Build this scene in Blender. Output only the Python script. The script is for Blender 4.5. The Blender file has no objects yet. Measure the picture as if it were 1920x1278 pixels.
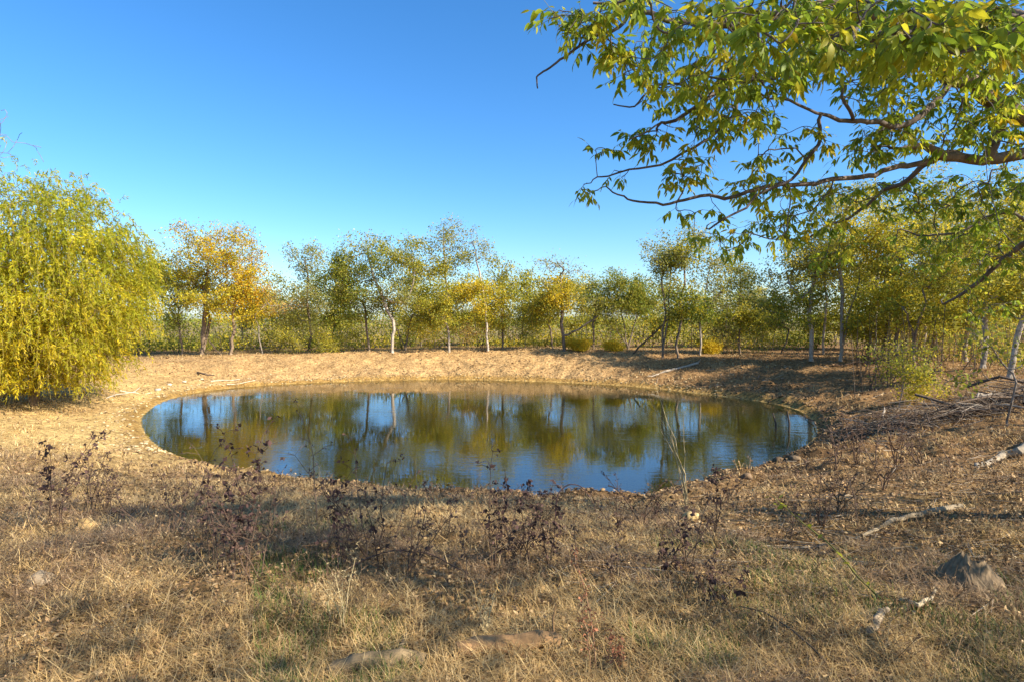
import bpy, bmesh, math
import numpy as np
from mathutils import Vector

# ------------------------------------------------------------------ camera, sky, sun, exposure
scene = bpy.context.scene
C = scene.collection
F = 1100.0                       # focal length in pixels of a 1920 px wide picture
EYE = 4.0                        # eye above the water (water is z = 0)
PITCH = math.atan(39.0 / F)
cam = bpy.data.cameras.new('camera')
cam.sensor_width = 36.0
cam.lens = 36.0 * F / 1920.0
cam.clip_start = 0.05
cam.clip_end = 6000.0
cam_ob = bpy.data.objects.new('camera', cam)
cam_ob.location = (0, 0, EYE)
cam_ob.rotation_euler = (math.pi / 2 - PITCH, 0, 0)
C.objects.link(cam_ob)
scene.camera = cam_ob

SUN_EL = math.radians(36.0)
SUN_AZ = math.radians(119.0)      # clockwise from +Y: the sun stands to the right
w = bpy.data.worlds.new('World')
scene.world = w
w.use_nodes = True
nt = w.node_tree
nt.nodes.clear()
sky = nt.nodes.new('ShaderNodeTexSky')
sky.sky_type = 'NISHITA'
sky.sun_disc = False
sky.sun_elevation = SUN_EL
sky.sun_rotation = SUN_AZ
sky.altitude = 0
sky.air_density = 1.0
sky.dust_density = 0.7
sky.ozone_density = 6.0
bg = nt.nodes.new('ShaderNodeBackground')
bg.inputs['Strength'].default_value = 0.122
wo = nt.nodes.new('ShaderNodeOutputWorld')
hs = nt.nodes.new('ShaderNodeHueSaturation')
hs.inputs['Saturation'].default_value = 1.2
nt.links.new(sky.outputs[0], hs.inputs['Color'])
nt.links.new(hs.outputs[0], bg.inputs[0])
nt.links.new(bg.outputs[0], wo.inputs[0])
sl = bpy.data.lights.new('sun', 'SUN')
sl.energy = 5.0
sl.angle = math.radians(0.5)
sl.color = (1.0, 0.93, 0.80)
so = bpy.data.objects.new('sun', sl)
sdir = Vector((math.sin(SUN_AZ) * math.cos(SUN_EL), math.cos(SUN_AZ) * math.cos(SUN_EL), math.sin(SUN_EL)))
so.rotation_euler = (-sdir).to_track_quat('-Z', 'Y').to_euler()
so.location = (60, 0, 60)
C.objects.link(so)
vs = scene.view_settings
vs.view_transform = 'Standard'
vs.look = 'None'
vs.gamma = 1.0
vs.use_curve_mapping = False
vs.exposure = 1.05
scene.cycles.diffuse_bounces = 7
scene.cycles.max_bounces = 8
scene.cycles.transparent_max_bounces = 12
scene.cycles.caustics_reflective = False
scene.cycles.caustics_refractive = False

# ------------------------------------------------------------------ helpers
def at(px, py, d):
    """point seen at pixel (px, py) of the 1920 px picture, d metres ahead"""
    fx = (px - 960.0) / F
    uy = (639.0 - py) / F
    v = np.array([fx, math.cos(PITCH) + uy * math.sin(PITCH), -math.sin(PITCH) + uy * math.cos(PITCH)])
    v = v * (d / v[1])
    return np.array([v[0], v[1], v[2] + EYE])

def project(P):
    P = np.asarray(P, float)
    x = P[..., 0]; y = P[..., 1]; z = P[..., 2] - EYE
    dep = y * math.cos(PITCH) - z * math.sin(PITCH)
    up = y * math.sin(PITCH) + z * math.cos(PITCH)
    dep = np.where(dep < 0.05, 0.05, dep)
    return 960 + F * x / dep, 639 - F * up / dep, dep

def _hash(ix, iy, seed):
    h = (ix.astype(np.int64) * 374761393 + iy.astype(np.int64) * 668265263 + seed * 1442695041) & 0x7fffffff
    h = ((h ^ (h >> 13)) * 1274126177) & 0x7fffffff
    return ((h ^ (h >> 16)) & 0xffff) / 65535.0

def noise(x, y, scale, seed=0, octaves=3):
    x = np.asarray(x, float) / scale; y = np.asarray(y, float) / scale
    tot = 0.0; amp = 1.0; norm = 0.0
    for o in range(octaves):
        ix = np.floor(x); iy = np.floor(y)
        fx = x - ix; fy = y - iy
        fx = fx * fx * (3 - 2 * fx); fy = fy * fy * (3 - 2 * fy)
        a = _hash(ix, iy, seed + o); b = _hash(ix + 1, iy, seed + o)
        c = _hash(ix, iy + 1, seed + o); d = _hash(ix + 1, iy + 1, seed + o)
        tot = tot + amp * ((a * (1 - fx) + b * fx) * (1 - fy) + (c * (1 - fx) + d * fx) * fy)
        norm += amp; amp *= 0.5; x = x * 2.03 + 7.1; y = y * 2.03 + 3.7
    return tot / norm            # 0..1

def sstep(a, b, x):
    t = np.clip((x - a) / (b - a), 0, 1)
    return t * t * (3 - 2 * t)

def unit(v):
    return v / np.maximum(np.linalg.norm(v, axis=-1, keepdims=True), 1e-9)

def mesh_from(name, V, faces, col=None, smooth=False):
    """V (n,3); faces: list of (m,k) index arrays; col (n,3) colours of the thing itself"""
    me = bpy.data.meshes.new(name)
    V = np.ascontiguousarray(V, dtype=np.float32)
    faces = [np.asarray(f, dtype=np.int32) for f in faces if len(f)]
    me.vertices.add(len(V))
    me.vertices.foreach_set('co', V.ravel())
    tot = sum(f.size for f in faces)
    nf = sum(len(f) for f in faces)
    me.loops.add(tot)
    me.loops.foreach_set('vertex_index', np.concatenate([f.ravel() for f in faces]))
    me.polygons.add(nf)
    starts = []; s = 0
    for f in faces:
        k = f.shape[1]
        starts.append(s + np.arange(len(f), dtype=np.int32) * k)
        s += f.size
    me.polygons.foreach_set('loop_start', np.concatenate(starts).astype(np.int32))
    if smooth:
        me.polygons.foreach_set('use_smooth', np.ones(nf, dtype=bool))
    if col is not None:
        a = me.color_attributes.new('col', 'FLOAT_COLOR', 'POINT')
        cc = np.ones((len(V), 4), dtype=np.float32)
        cc[:, :3] = col
        a.data.foreach_set('color', cc.ravel())
    me.update(calc_edges=True)
    me.validate()
    return me

def link(name, me, mat, parent=None):
    o = bpy.data.objects.new(name, me)
    if mat is not None and len(me.materials) == 0:
        me.materials.append(mat)
    C.objects.link(o)
    if parent is not None:
        o.parent = parent
    return o

def empty(name, loc=(0, 0, 0)):
    o = bpy.data.objects.new(name, None)
    o.location = [float(c) for c in loc]
    o.empty_display_size = 0.2
    C.objects.link(o)
    return o

def tag(o, label=None, cat=None, group=None, kind=None):
    if label: o['label'] = label
    if cat: o['category'] = cat
    if group: o['group'] = group
    if kind: o['kind'] = kind
    return o

class Geo:
    """collects vertex / face / colour arrays for one mesh"""
    def __init__(self):
        self.V = []; self.F = {}; self.col = []; self.n = 0
    def add(self, V, faces, col):
        V = np.asarray(V, float)
        if len(V) == 0: return
        col = np.asarray(col, float)
        if col.ndim == 1: col = np.tile(col, (len(V), 1))
        for f in faces:
            f = np.asarray(f)
            self.F.setdefault(f.shape[1], []).append(f + self.n)
        self.V.append(V); self.col.append(col); self.n += len(V)
    def mesh(self, name, origin=(0, 0, 0), smooth=False):
        V = np.concatenate(self.V) - np.asarray(origin, float)
        return mesh_from(name, V, [np.concatenate(f) for f in self.F.values()], np.concatenate(self.col), smooth)

# ------------------------------------------------------------------ materials
def new_mat(name):
    m = bpy.data.materials.new(name)
    m.use_nodes = True
    m.node_tree.nodes.clear()
    return m, m.node_tree

def leaf_material(name, transl=0.4, rough=0.5, spec=0.35):
    m, t = new_mat(name)
    N = t.nodes; L = t.links
    a = N.new('ShaderNodeAttribute'); a.attribute_name = 'col'
    p = N.new('ShaderNodeBsdfPrincipled')
    p.inputs['Roughness'].default_value = rough
    p.inputs['Specular IOR Level'].default_value = spec
    tr = N.new('ShaderNodeBsdfTranslucent')
    mx = N.new('ShaderNodeMixShader'); mx.inputs[0].default_value = transl
    out = N.new('ShaderNodeOutputMaterial')
    L.new(a.outputs['Color'], p.inputs['Base Color'])
    L.new(a.outputs['Color'], tr.inputs['Color'])
    L.new(p.outputs[0], mx.inputs[1]); L.new(tr.outputs[0], mx.inputs[2])
    L.new(mx.outputs[0], out.inputs[0])
    return m

def bark_material(name, scale=14.0, bump=0.6):
    m, t = new_mat(name)
    N = t.nodes; L = t.links
    a = N.new('ShaderNodeAttribute'); a.attribute_name = 'col'
    tc = N.new('ShaderNodeTexCoord')
    mp = N.new('ShaderNodeMapping'); mp.inputs['Scale'].default_value = (1, 1, 0.35)
    nz = N.new('ShaderNodeTexNoise'); nz.inputs['Scale'].default_value = scale; nz.inputs['Detail'].default_value = 6
    vz = N.new('ShaderNodeTexVoronoi'); vz.inputs['Scale'].default_value = scale * 1.6
    rp = N.new('ShaderNodeValToRGB')
    rp.color_ramp.elements[0].position = 0.3; rp.color_ramp.elements[0].color = (0.55, 0.55, 0.55, 1)
    rp.color_ramp.elements[1].position = 0.75; rp.color_ramp.elements[1].color = (1.35, 1.3, 1.25, 1)
    mu = N.new('ShaderNodeMix'); mu.data_type = 'RGBA'; mu.blend_type = 'MULTIPLY'; mu.inputs[0].default_value = 1
    ad = N.new('ShaderNodeMath'); ad.operation = 'ADD'
    bp = N.new('ShaderNodeBump'); bp.inputs['Strength'].default_value = bump; bp.inputs['Distance'].default_value = 0.008
    p = N.new('ShaderNodeBsdfPrincipled'); p.inputs['Roughness'].default_value = 0.9
    p.inputs['Specular IOR Level'].default_value = 0.2
    out = N.new('ShaderNodeOutputMaterial')
    L.new(tc.outputs['Object'], mp.inputs[0]); L.new(mp.outputs[0], nz.inputs[0]); L.new(mp.outputs[0], vz.inputs[0])
    L.new(nz.outputs['Fac'], rp.inputs[0])
    L.new(a.outputs['Color'], mu.inputs[6]); L.new(rp.outputs[0], mu.inputs[7])
    L.new(mu.outputs[2], p.inputs['Base Color'])
    L.new(nz.outputs['Fac'], ad.inputs[0]); L.new(vz.outputs['Distance'], ad.inputs[1])
    L.new(ad.outputs[0], bp.inputs['Height']); L.new(bp.outputs[0], p.inputs['Normal'])
    L.new(p.outputs[0], out.inputs[0])
    return m

def ground_material():
    m, t = new_mat('ground')
    N = t.nodes; L = t.links
    a = N.new('ShaderNodeAttribute'); a.attribute_name = 'col'
    tc = N.new('ShaderNodeTexCoord')
    def nz(scale, det, rough=0.6):
        n = N.new('ShaderNodeTexNoise'); n.inputs['Scale'].default_value = scale
        n.inputs['Detail'].default_value = det; n.inputs['Roughness'].default_value = rough
        L.new(tc.outputs['Object'], n.inputs[0]); return n
    n1 = nz(0.9, 5); n2 = nz(7.0, 6, 0.7); n3 = nz(40.0, 4, 0.7)
    r1 = N.new('ShaderNodeValToRGB')
    r1.color_ramp.elements[0].position = 0.3; r1.color_ramp.elements[0].color = (0.72, 0.68, 0.62, 1)
    r1.color_ramp.elements[1].position = 0.7; r1.color_ramp.elements[1].color = (1.2, 1.17, 1.1, 1)
    r2 = N.new('ShaderNodeValToRGB')
    r2.color_ramp.elements[0].position = 0.36; r2.color_ramp.elements[0].color = (0.45, 0.42, 0.38, 1)
    r2.color_ramp.elements[1].position = 0.62; r2.color_ramp.elements[1].color = (1.25, 1.22, 1.15, 1)
    r3 = N.new('ShaderNodeValToRGB')
    r3.color_ramp.elements[0].position = 0.33; r3.color_ramp.elements[0].color = (0.6, 0.57, 0.52, 1)
    r3.color_ramp.elements[1].position = 0.66; r3.color_ramp.elements[1].color = (1.25, 1.22, 1.2, 1)
    L.new(n1.outputs['Fac'], r1.inputs[0]); L.new(n2.outputs['Fac'], r2.inputs[0]); L.new(n3.outputs['Fac'], r3.inputs[0])
    prev = a.outputs['Color']
    for r in (r1, r2, r3):
        mu = N.new('ShaderNodeMix'); mu.data_type = 'RGBA'; mu.blend_type = 'MULTIPLY'; mu.inputs[0].default_value = 1
        L.new(prev, mu.inputs[6]); L.new(r.outputs[0], mu.inputs[7]); prev = mu.outputs[2]
    ad = N.new('ShaderNodeMath'); ad.operation = 'MULTIPLY_ADD'; ad.inputs[1].default_value = 0.35
    L.new(n3.outputs['Fac'], ad.inputs[0]); L.new(n2.outputs['Fac'], ad.inputs[2])
    bp = N.new('ShaderNodeBump'); bp.inputs['Strength'].default_value = 0.9; bp.inputs['Distance'].default_value = 0.09
    p = N.new('ShaderNodeBsdfPrincipled'); p.inputs['Roughness'].default_value = 0.95
    p.inputs['Specular IOR Level'].default_value = 0.15
    out = N.new('ShaderNodeOutputMaterial')
    L.new(prev, p.inputs['Base Color']); L.new(ad.outputs[0], bp.inputs['Height']); L.new(bp.outputs[0], p.inputs['Normal'])
    L.new(p.outputs[0], out.inputs[0])
    return m

def water_material():
    m, t = new_mat('pond_water')
    N = t.nodes; L = t.links
    tc = N.new('ShaderNodeTexCoord')
    mp = N.new('ShaderNodeMapping'); mp.inputs['Scale'].default_value = (0.55, 1.6, 1)
    n1 = N.new('ShaderNodeTexNoise'); n1.inputs['Scale'].default_value = 3.2; n1.inputs['Detail'].default_value = 3
    n2 = N.new('ShaderNodeTexNoise'); n2.inputs['Scale'].default_value = 0.22; n2.inputs['Detail'].default_value = 2
    rp = N.new('ShaderNodeMapRange'); rp.inputs[1].default_value = 0.42; rp.inputs[2].default_value = 0.66
    rp.inputs[3].default_value = 0.08; rp.inputs[4].default_value = 0.75
    mu = N.new('ShaderNodeMath'); mu.operation = 'MULTIPLY'
    bp = N.new('ShaderNodeBump'); bp.inputs['Strength'].default_value = 1.0; bp.inputs['Distance'].default_value = 0.012
    fr = N.new('ShaderNodeFresnel'); fr.inputs['IOR'].default_value = 2.3
    gl = N.new('ShaderNodeBsdfGlossy'); gl.inputs['Roughness'].default_value = 0.012
    gl.inputs['Color'].default_value = (1, 1, 1, 1)
    tr = N.new('ShaderNodeBsdfTransparent'); tr.inputs['Color'].default_value = (0.84, 0.78, 0.56, 1)
    df = N.new('ShaderNodeBsdfDiffuse'); df.inputs['Color'].default_value = (0.10, 0.09, 0.018, 1)
    body = N.new('ShaderNodeMixShader'); body.inputs[0].default_value = 0.2
    mx = N.new('ShaderNodeMixShader')
    out = N.new('ShaderNodeOutputMaterial')
    L.new(tc.outputs['Object'], mp.inputs[0]); L.new(mp.outputs[0], n1.inputs[0]); L.new(tc.outputs['Object'], n2.inputs[0])
    L.new(n2.outputs['Fac'], rp.inputs[0])
    L.new(n1.outputs['Fac'], mu.inputs[0]); L.new(rp.outputs[0], mu.inputs[1])
    L.new(mu.outputs[0], bp.inputs['Height'])
    L.new(bp.outputs[0], gl.inputs['Normal']); L.new(bp.outputs[0], fr.inputs['Normal'])
    L.new(tr.outputs[0], body.inputs[1]); L.new(df.outputs[0], body.inputs[2])
    L.new(fr.outputs[0], mx.inputs[0]); L.new(body.outputs[0], mx.inputs[1]); L.new(gl.outputs[0], mx.inputs[2])
    L.new(mx.outputs[0], out.inputs[0])
    return m

M_LEAF = leaf_material('foliage', 0.5, 0.55, 0.25)
M_NEAR = leaf_material('near_foliage', 0.55, 0.5, 0.3)
M_GRASS = leaf_material('dry_grass', 0.25, 0.7, 0.2)
M_DEAD = leaf_material('dead_plant', 0.12, 0.8, 0.15)
M_BARK = bark_material('bark')
M_WOOD = bark_material('weathered_wood', 22.0, 0.5)
M_STONE = bark_material('stone', 18.0, 0.4)
M_GROUND = ground_material()
M_WATER = water_material()

# ------------------------------------------------------------------ the pond outline and the lie of the land
SHORE_PX = [(262, 790), (280, 826), (325, 852), (420, 882), (540, 903), (690, 922), (850, 935), (1000, 942), (1120, 944),
            (1205, 936), (1290, 915), (1380, 890), (1450, 866), (1500, 842), (1532, 815), (1528, 792), (1500, 770),
            (1440, 754), (1350, 742), (1250, 730), (1150, 721), (1000, 714), (850, 711), (700, 713), (560, 718),
            (450, 725), (370, 735), (310, 750), (276, 770)]
def on_water(px, py):
    a = at(px, py, 1.0) - np.array([0, 0, EYE])
    k = -EYE / a[2]
    return np.array([a[0] * k, a[1] * k])
_sp = np.array([on_water(*p) for p in SHORE_PX])
def catmull_closed(P, k=5):
    out = []
    n = len(P)
    for i in range(n):
        p0, p1, p2, p3 = P[i - 1], P[i], P[(i + 1) % n], P[(i + 2) % n]
        for j in range(k):
            t = j / k
            out.append(0.5 * ((2 * p1) + (-p0 + p2) * t + (2 * p0 - 5 * p1 + 4 * p2 - p3) * t * t + (-p0 + 3 * p1 - 3 * p2 + p3) * t ** 3))
    return np.array(out)
SHORE = catmull_closed(_sp)
PC = SHORE.mean(axis=0)

def shore_dist(x, y):
    """signed distance to the water's edge, positive on land"""
    x = np.asarray(x, float); y = np.asarray(y, float)
    shp = x.shape
    x = x.ravel(); y = y.ravel()
    best = np.full(x.shape, 1e9); inside = np.zeros(x.shape, bool)
    n = len(SHORE)
    for i in range(n):
        a = SHORE[i]; b = SHORE[(i + 1) % n]
        e = b - a
        t = np.clip(((x - a[0]) * e[0] + (y - a[1]) * e[1]) / (e @ e), 0, 1)
        d = (x - a[0] - t * e[0]) ** 2 + (y - a[1] - t * e[1]) ** 2
        best = np.minimum(best, d)
        cnd = (a[1] > y) != (b[1] > y)
        den = b[1] - a[1] if abs(b[1] - a[1]) > 1e-9 else 1e-9
        xi = a[0] + (y - a[1]) / den * e[0]
        inside ^= cnd & (x < xi)
    d = np.sqrt(best)
    return np.where(inside, -d, d).reshape(shp)

ANG = np.array([-180, -135, -90, -45, 0, 45, 90, 135, 180.0])
BANK_H = np.array([0.75, 1.7, 2.45, 2.2, 1.7, 1.55, 1.65, 1.25, 0.75])
BANK_W = np.array([14, 11, 10.5, 12, 11, 8.5, 7.0, 8.5, 14.0])

def land(x, y, sd=None, detail=True):
    x = np.asarray(x, float); y = np.asarray(y, float)
    if sd is None: sd = shore_dist(x, y)
    a = np.degrees(np.arctan2(y - PC[1], x - PC[0]))
    B = np.interp(a, ANG, BANK_H); W = np.interp(a, ANG, BANK_W)
    t = np.clip(sd / W, 0, 1)
    h = B * (1 - (1 - t) ** 1.45)
    h = h + 0.10 * sstep(0.0, 0.35, sd)
    h = h + np.where(sd > W, -0.12 * sstep(0, 8, sd - W), 0)
    h = np.where(sd < 0, -1.1 * sstep(0, 7, -sd) + 0.10 * sd.clip(-1.5, 0), h)
    k = sstep(0.05, 1.2, sd)
    near = 1 - sstep(60, 140, np.hypot(x, y - 25))
    h = h + k * (noise(x, y, 3.4, 3) - 0.5) * 0.26 * near
    # the edge of the near and right bank is broken and trampled
    rough = sstep(-150, -110, a) * (1 - sstep(20, 60, a))
    h = h + sstep(0.1, 0.6, sd) * (1 - sstep(1.5, 3.5, sd)) * (noise(x, y, 0.7, 9) - 0.35) * 0.48 * rough
    h = h + (1 - near) * (noise(x, y, 160, 5) - 0.5) * 1.6
    if detail:
        near2 = 1 - sstep(45, 70, np.hypot(x, y - 15))
        h = h + k * (noise(x, y, 0.42, 21, 3) - 0.5) * 0.15 * near2
        h = h + sstep(0, 0.3, sd) * (1 - sstep(1.2, 3.0, sd)) * (noise(x, y, 0.3, 33, 2) - 0.5) * 0.12 * near2
    if detail:
        far_r = sstep(-80, -40, a) * (1 - sstep(140, 165, a)) * sstep(0.2, 0.8, sd) * (1 - sstep(6, 9, sd))
        h = h + far_r * ((noise(x, y, 0.9, 41, 2) - 0.5) * 0.36 + (noise(x, y, 0.34, 43, 2) - 0.5) * 0.17)
    return h

def land1(x, y):
    return float(land(np.array([x]), np.array([y]))[0])

def on_land(px, py, dmin=1.5, dmax=70):
    """where the ray through a pixel meets the ground"""
    ds = np.geomspace(dmin, dmax, 900)
    v = at(px, py, 1.0) - np.array([0, 0, EYE])
    X = v[0] * ds; Y = v[1] * ds; Z = EYE + v[2] * ds
    H = np.maximum(land(X, Y), 0.0)
    k = np.argmax(Z <= H)
    if Z[k] > H[k]: k = len(ds) - 1
    return np.array([X[k], Y[k], H[k]])

def axis(parts):
    out = [np.array([parts[0][0]])]
    for a, b, s in parts:
        n = max(1, int(round((b - a) / s)))
        out.append(np.linspace(a, b, n + 1)[1:])
    return np.concatenate(out)
gx = np.concatenate([-np.geomspace(3000, 46, 26)[:-1], axis([(-46, -24, 0.55), (-24, -11, 0.22), (-11, 13, 0.14), (13, 26, 0.22), (26, 46, 0.55)]), np.geomspace(46, 3000, 26)[1:]])
gy = np.concatenate([-np.geomspace(500, 6, 14)[:-1], axis([(-6, 1.5, 0.4), (1.5, 15, 0.12), (15, 34, 0.25), (34, 48, 0.16), (48, 64, 0.5)]), np.geomspace(64, 4500, 34)[1:]])
GX, GY = np.meshgrid(gx, gy)
SD = shore_dist(GX, GY)
GZ = land(GX, GY, SD)
angd = np.degrees(np.arctan2(GY - PC[1], GX - PC[0]))
# what the ground is made of
c_straw = np.array([0.33, 0.225, 0.105]); c_sand = np.array([0.66, 0.48, 0.21]); c_litter = np.array([0.29, 0.175, 0.08])
c_mud = np.array([0.17, 0.105, 0.05]); c_soil = np.array([0.36, 0.24, 0.12]); c_wet = np.array([0.40, 0.255, 0.085])
c_bed = np.array([0.60, 0.43, 0.17]); c_far = np.array([0.30, 0.24, 0.11]); c_bank = np.array([0.55, 0.37, 0.18])
def mixc(c, d, f):
    return c * (1 - f[..., None]) + d * f[..., None]
G = np.zeros(GX.shape + (3,)) + c_straw
farb = sstep(20, 60, angd) * (1 - sstep(150, 175, angd))
G = mixc(G, c_bank, farb * (1 - sstep(9, 13, SD)))
leftb = np.maximum(sstep(140, 165, angd), 1 - sstep(-150, -104, angd))
G = mixc(G, c_sand, leftb * (1 - sstep(9, 16, SD)))
rightb = sstep(-75, -40, angd) * (1 - sstep(45, 75, angd))
G = mixc(G, c_litter, rightb * 0.9)
G = mixc(G, c_soil, 0.6 * sstep(0.55, 0.75, noise(GX, GY, 2.2, 51)))
nearb = sstep(-118, -98, angd) * (1 - sstep(-30, 10, angd))
G = mixc(G, c_mud, nearb * (1 - sstep(1.2, 3.0, SD + 1.8 * (noise(GX, GY, 1.1, 61) - 0.5))) * (SD > 0))
G = mixc(G, c_wet, (1 - nearb) * (1 - sstep(0.15, 0.9, SD)) * (SD > -0.2))
G = mixc(G, c_bed, (SD <= 0).astype(float))
G = mixc(G, np.array([0.19, 0.155, 0.055]), 1 - sstep(-4.6, -1.0, SD + 1.6 * (noise(GX, GY, 2.0, 63) - 0.5)))  # deep bed: dark mud, darkened also for light the water would absorb
G = mixc(G, c_far, sstep(55, 90, np.hypot(GX, GY - 15)))
ny, nx = GX.shape
idx = np.arange(ny * nx).reshape(ny, nx)
quads = np.stack([idx[:-1, :-1], idx[:-1, 1:], idx[1:, 1:], idx[1:, :-1]], -1).reshape(-1, 4)
ground = link('ground', mesh_from('ground', np.stack([GX, GY, GZ], -1).reshape(-1, 3), [quads], G.reshape(-1, 3), True), M_GROUND)
tag(ground, 'dry straw coloured ground sloping down to the pond', 'ground', kind='structure')

# water sheet, its rim tucked under the bank
ctr = np.array([[PC[0], PC[1], 0.0]])
rim = np.concatenate([SHORE + unit(SHORE - PC) * 0.5, np.zeros((len(SHORE), 1))], 1)
n = len(rim)
water = link('pond_water', mesh_from('pond_water', np.concatenate([ctr, rim]),
             [np.array([[0, 1 + i, 1 + (i + 1) % n] for i in range(n)])]), M_WATER)
tag(water, 'still pond mirroring the trees and blue sky', 'pond', kind='structure')

# ------------------------------------------------------------------ plant geometry
def tubes(P, par, R, sides=4):
    """one tapered tube along every edge of a branching skeleton"""
    N = len(P)
    par = np.asarray(par)
    kids = np.where(par >= 0)[0]
    pk = par[kids]
    main = np.full(N, -1)
    order = np.argsort(R[kids])
    main[pk[order]] = kids[order]
    d = np.zeros((N, 3)); d[kids] = unit(P[kids] - P[pk])
    roots = np.where(par < 0)[0]
    for r in roots:
        d[r] = d[main[r]] if main[r] >= 0 else (0, 0, 1)
    tan = d.copy()
    has = main >= 0
    tan[has] = unit(d[has] + d[main[has]])
    is_main = main[pk] == kids
    t0 = np.where(is_main[:, None], tan[pk], d[kids])
    r0 = np.where(is_main, R[pk], np.minimum(R[kids] * 1.15, R[pk]))
    t1 = tan[kids]; r1 = R[kids]
    def ring(c, t, r):
        ref = np.where(np.abs(t[:, 1:2]) < 0.96, np.array([[0, 1.0, 0]]), np.array([[1.0, 0, 0]]))
        u = unit(np.cross(t, ref)); v = np.cross(t, u)
        a = np.arange(sides) * 2 * np.pi / sides
        return c[:, None, :] + r[:, None, None] * (np.cos(a)[None, :, None] * u[:, None, :] + np.sin(a)[None, :, None] * v[:, None, :])
    A = ring(P[pk], t0, r0); B = ring(P[kids], t1, r1)
    E = len(kids)
    V = np.concatenate([A, B], 1).reshape(-1, 3)
    base = np.arange(E)[:, None] * (2 * sides)
    k = np.arange(sides); k2 = (k + 1) % sides
    f = np.stack([base + k, base + k2, base + sides + k2, base + sides + k], -1).reshape(-1, 4)
    return V, f, np.repeat(np.arange(E), 2 * sides), kids

def subdivide(P, par, R, rng, jit=0.0):
    N = len(P)
    par = np.asarray(par)
    kids = np.where(par >= 0)[0]; pk = par[kids]
    main = np.full(N, -1); o = np.argsort(R[kids]); main[pk[o]] = kids[o]
    gp = np.where((par[pk] >= 0) & (main[pk] == kids), par[pk], -1)
    g = np.where((gp >= 0)[:, None], P[gp], 2 * P[pk] - P[kids])
    mc = main[kids]
    c = np.where((mc >= 0)[:, None], P[mc], 2 * P[kids] - P[pk])
    mid = (-g + 9 * P[pk] + 9 * P[kids] - c) / 16
    ln = np.linalg.norm(P[kids] - P[pk], axis=1, keepdims=True)
    mid = mid + rng.normal(size=mid.shape) * ln * jit
    rm = np.where(main[pk] == kids, 0.5 * (R[pk] + R[kids]), R[kids] * 1.05)
    newP = np.concatenate([P, mid]); newR = np.concatenate([R, rm])
    npar = np.concatenate([par, pk]); npar[kids] = N + np.arange(len(kids))
    return newP, npar, newR

def mst(P0, par0, pts, bf, first=0):
    """joins points to a seed skeleton, nearest and shortest path first: natural branching"""
    P0 = np.asarray(P0, float); n0 = len(P0); N = n0 + len(pts)
    P = np.concatenate([P0, pts]); par = np.full(N, -1); par[:n0] = par0
    pl = np.zeros(N)
    for i in range(n0):
        if par[i] >= 0: pl[i] = pl[par[i]] + np.linalg.norm(P[i] - P[par[i]])
    pl *= 0.35
    D = np.linalg.norm(pts[:, None] - P0[None, first:], axis=2) + bf * pl[None, first:n0]
    bi = D.argmin(1) + first; bc = D.min(1)
    done = np.zeros(len(pts), bool)
    order = list(range(n0))
    for _ in range(len(pts)):
        c = np.where(done, 1e9, bc)
        j = int(c.argmin()); done[j] = True
        k = n0 + j; par[k] = bi[j]
        dd = np.linalg.norm(pts - P[k], axis=1)
        pl[k] = pl[bi[j]] + np.linalg.norm(P[k] - P[bi[j]])
        nc = dd + bf * pl[k]
        b = nc < bc
        bc = np.where(b, nc, bc); bi = np.where(b, k, bi)
        order.append(k)
    return P, par, order

def radii(P, par, order, tip, base, ex=2.2):
    R = np.zeros(len(P)); acc = np.zeros(len(P))
    for k in reversed(order):
        R[k] = max(acc[k], tip ** ex) ** (1 / ex)
        if par[k] >= 0: acc[par[k]] += R[k] ** ex
    mx = R.max()
    if mx > tip: R = tip + (np.maximum(R - tip, 0) / (mx - tip)) ** 1.3 * (base - tip)
    return R

def leaf_diamonds(pos, d, nrm, L, W):
    d = unit(d); s = unit(np.cross(d, nrm)); nn = np.cross(s, d)
    L = L[:, None]; W = W[:, None]
    a = pos; b = pos + d * L * 0.45 + s * W * 0.5 + nn * W * 0.15
    c = pos + d * L; e = pos + d * L * 0.45 - s * W * 0.5 + nn * W * 0.15
    V = np.stack([a, b, c, e], 1).reshape(-1, 3)
    i = np.arange(len(pos))[:, None] * 4
    f = np.concatenate([i + np.array([[0, 1, 2]]), i + np.array([[0, 2, 3]])])
    return V, f

PAL = {
    'green':  [(0.125, 0.165, 0.022), (0.17, 0.20, 0.026), (0.10, 0.135, 0.024), (0.24, 0.225, 0.03)],
    'olive':  [(0.235, 0.225, 0.03), (0.18, 0.185, 0.028), (0.30, 0.25, 0.034), (0.15, 0.165, 0.026)],
    'ygreen': [(0.36, 0.325, 0.028), (0.29, 0.28, 0.028), (0.43, 0.34, 0.03), (0.22, 0.225, 0.026)],
    'yellow': [(0.52, 0.37, 0.024), (0.45, 0.34, 0.028), (0.56, 0.36, 0.022), (0.34, 0.28, 0.03)],
    'orange': [(0.40, 0.225, 0.012), (0.35, 0.185, 0.012), (0.43, 0.275, 0.014), (0.27, 0.175, 0.016)],
    'grey':   [(0.24, 0.245, 0.085), (0.29, 0.27, 0.09), (0.20, 0.205, 0.065), (0.33, 0.285, 0.09)],
    'brown':  [(0.32, 0.20, 0.06), (0.38, 0.24, 0.07), (0.26, 0.155, 0.05), (0.42, 0.30, 0.09)],
    'willow': [(0.32, 0.295, 0.014), (0.265, 0.265, 0.014), (0.385, 0.32, 0.016), (0.215, 0.225, 0.014)],
}
def pick(rng, names, n):
    cols = np.array(sum([PAL[k] for k in names.split('+')], [])) * np.array([1.55, 1.48, 1.3])
    return np.minimum(cols, 0.75)[rng.integers(0, len(cols), n)]

BARK = {'grey': (0.40, 0.33, 0.25), 'dark': (0.21, 0.155, 0.105), 'pale': (0.44, 0.37, 0.285), 'brown': (0.27, 0.195, 0.125)}

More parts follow.
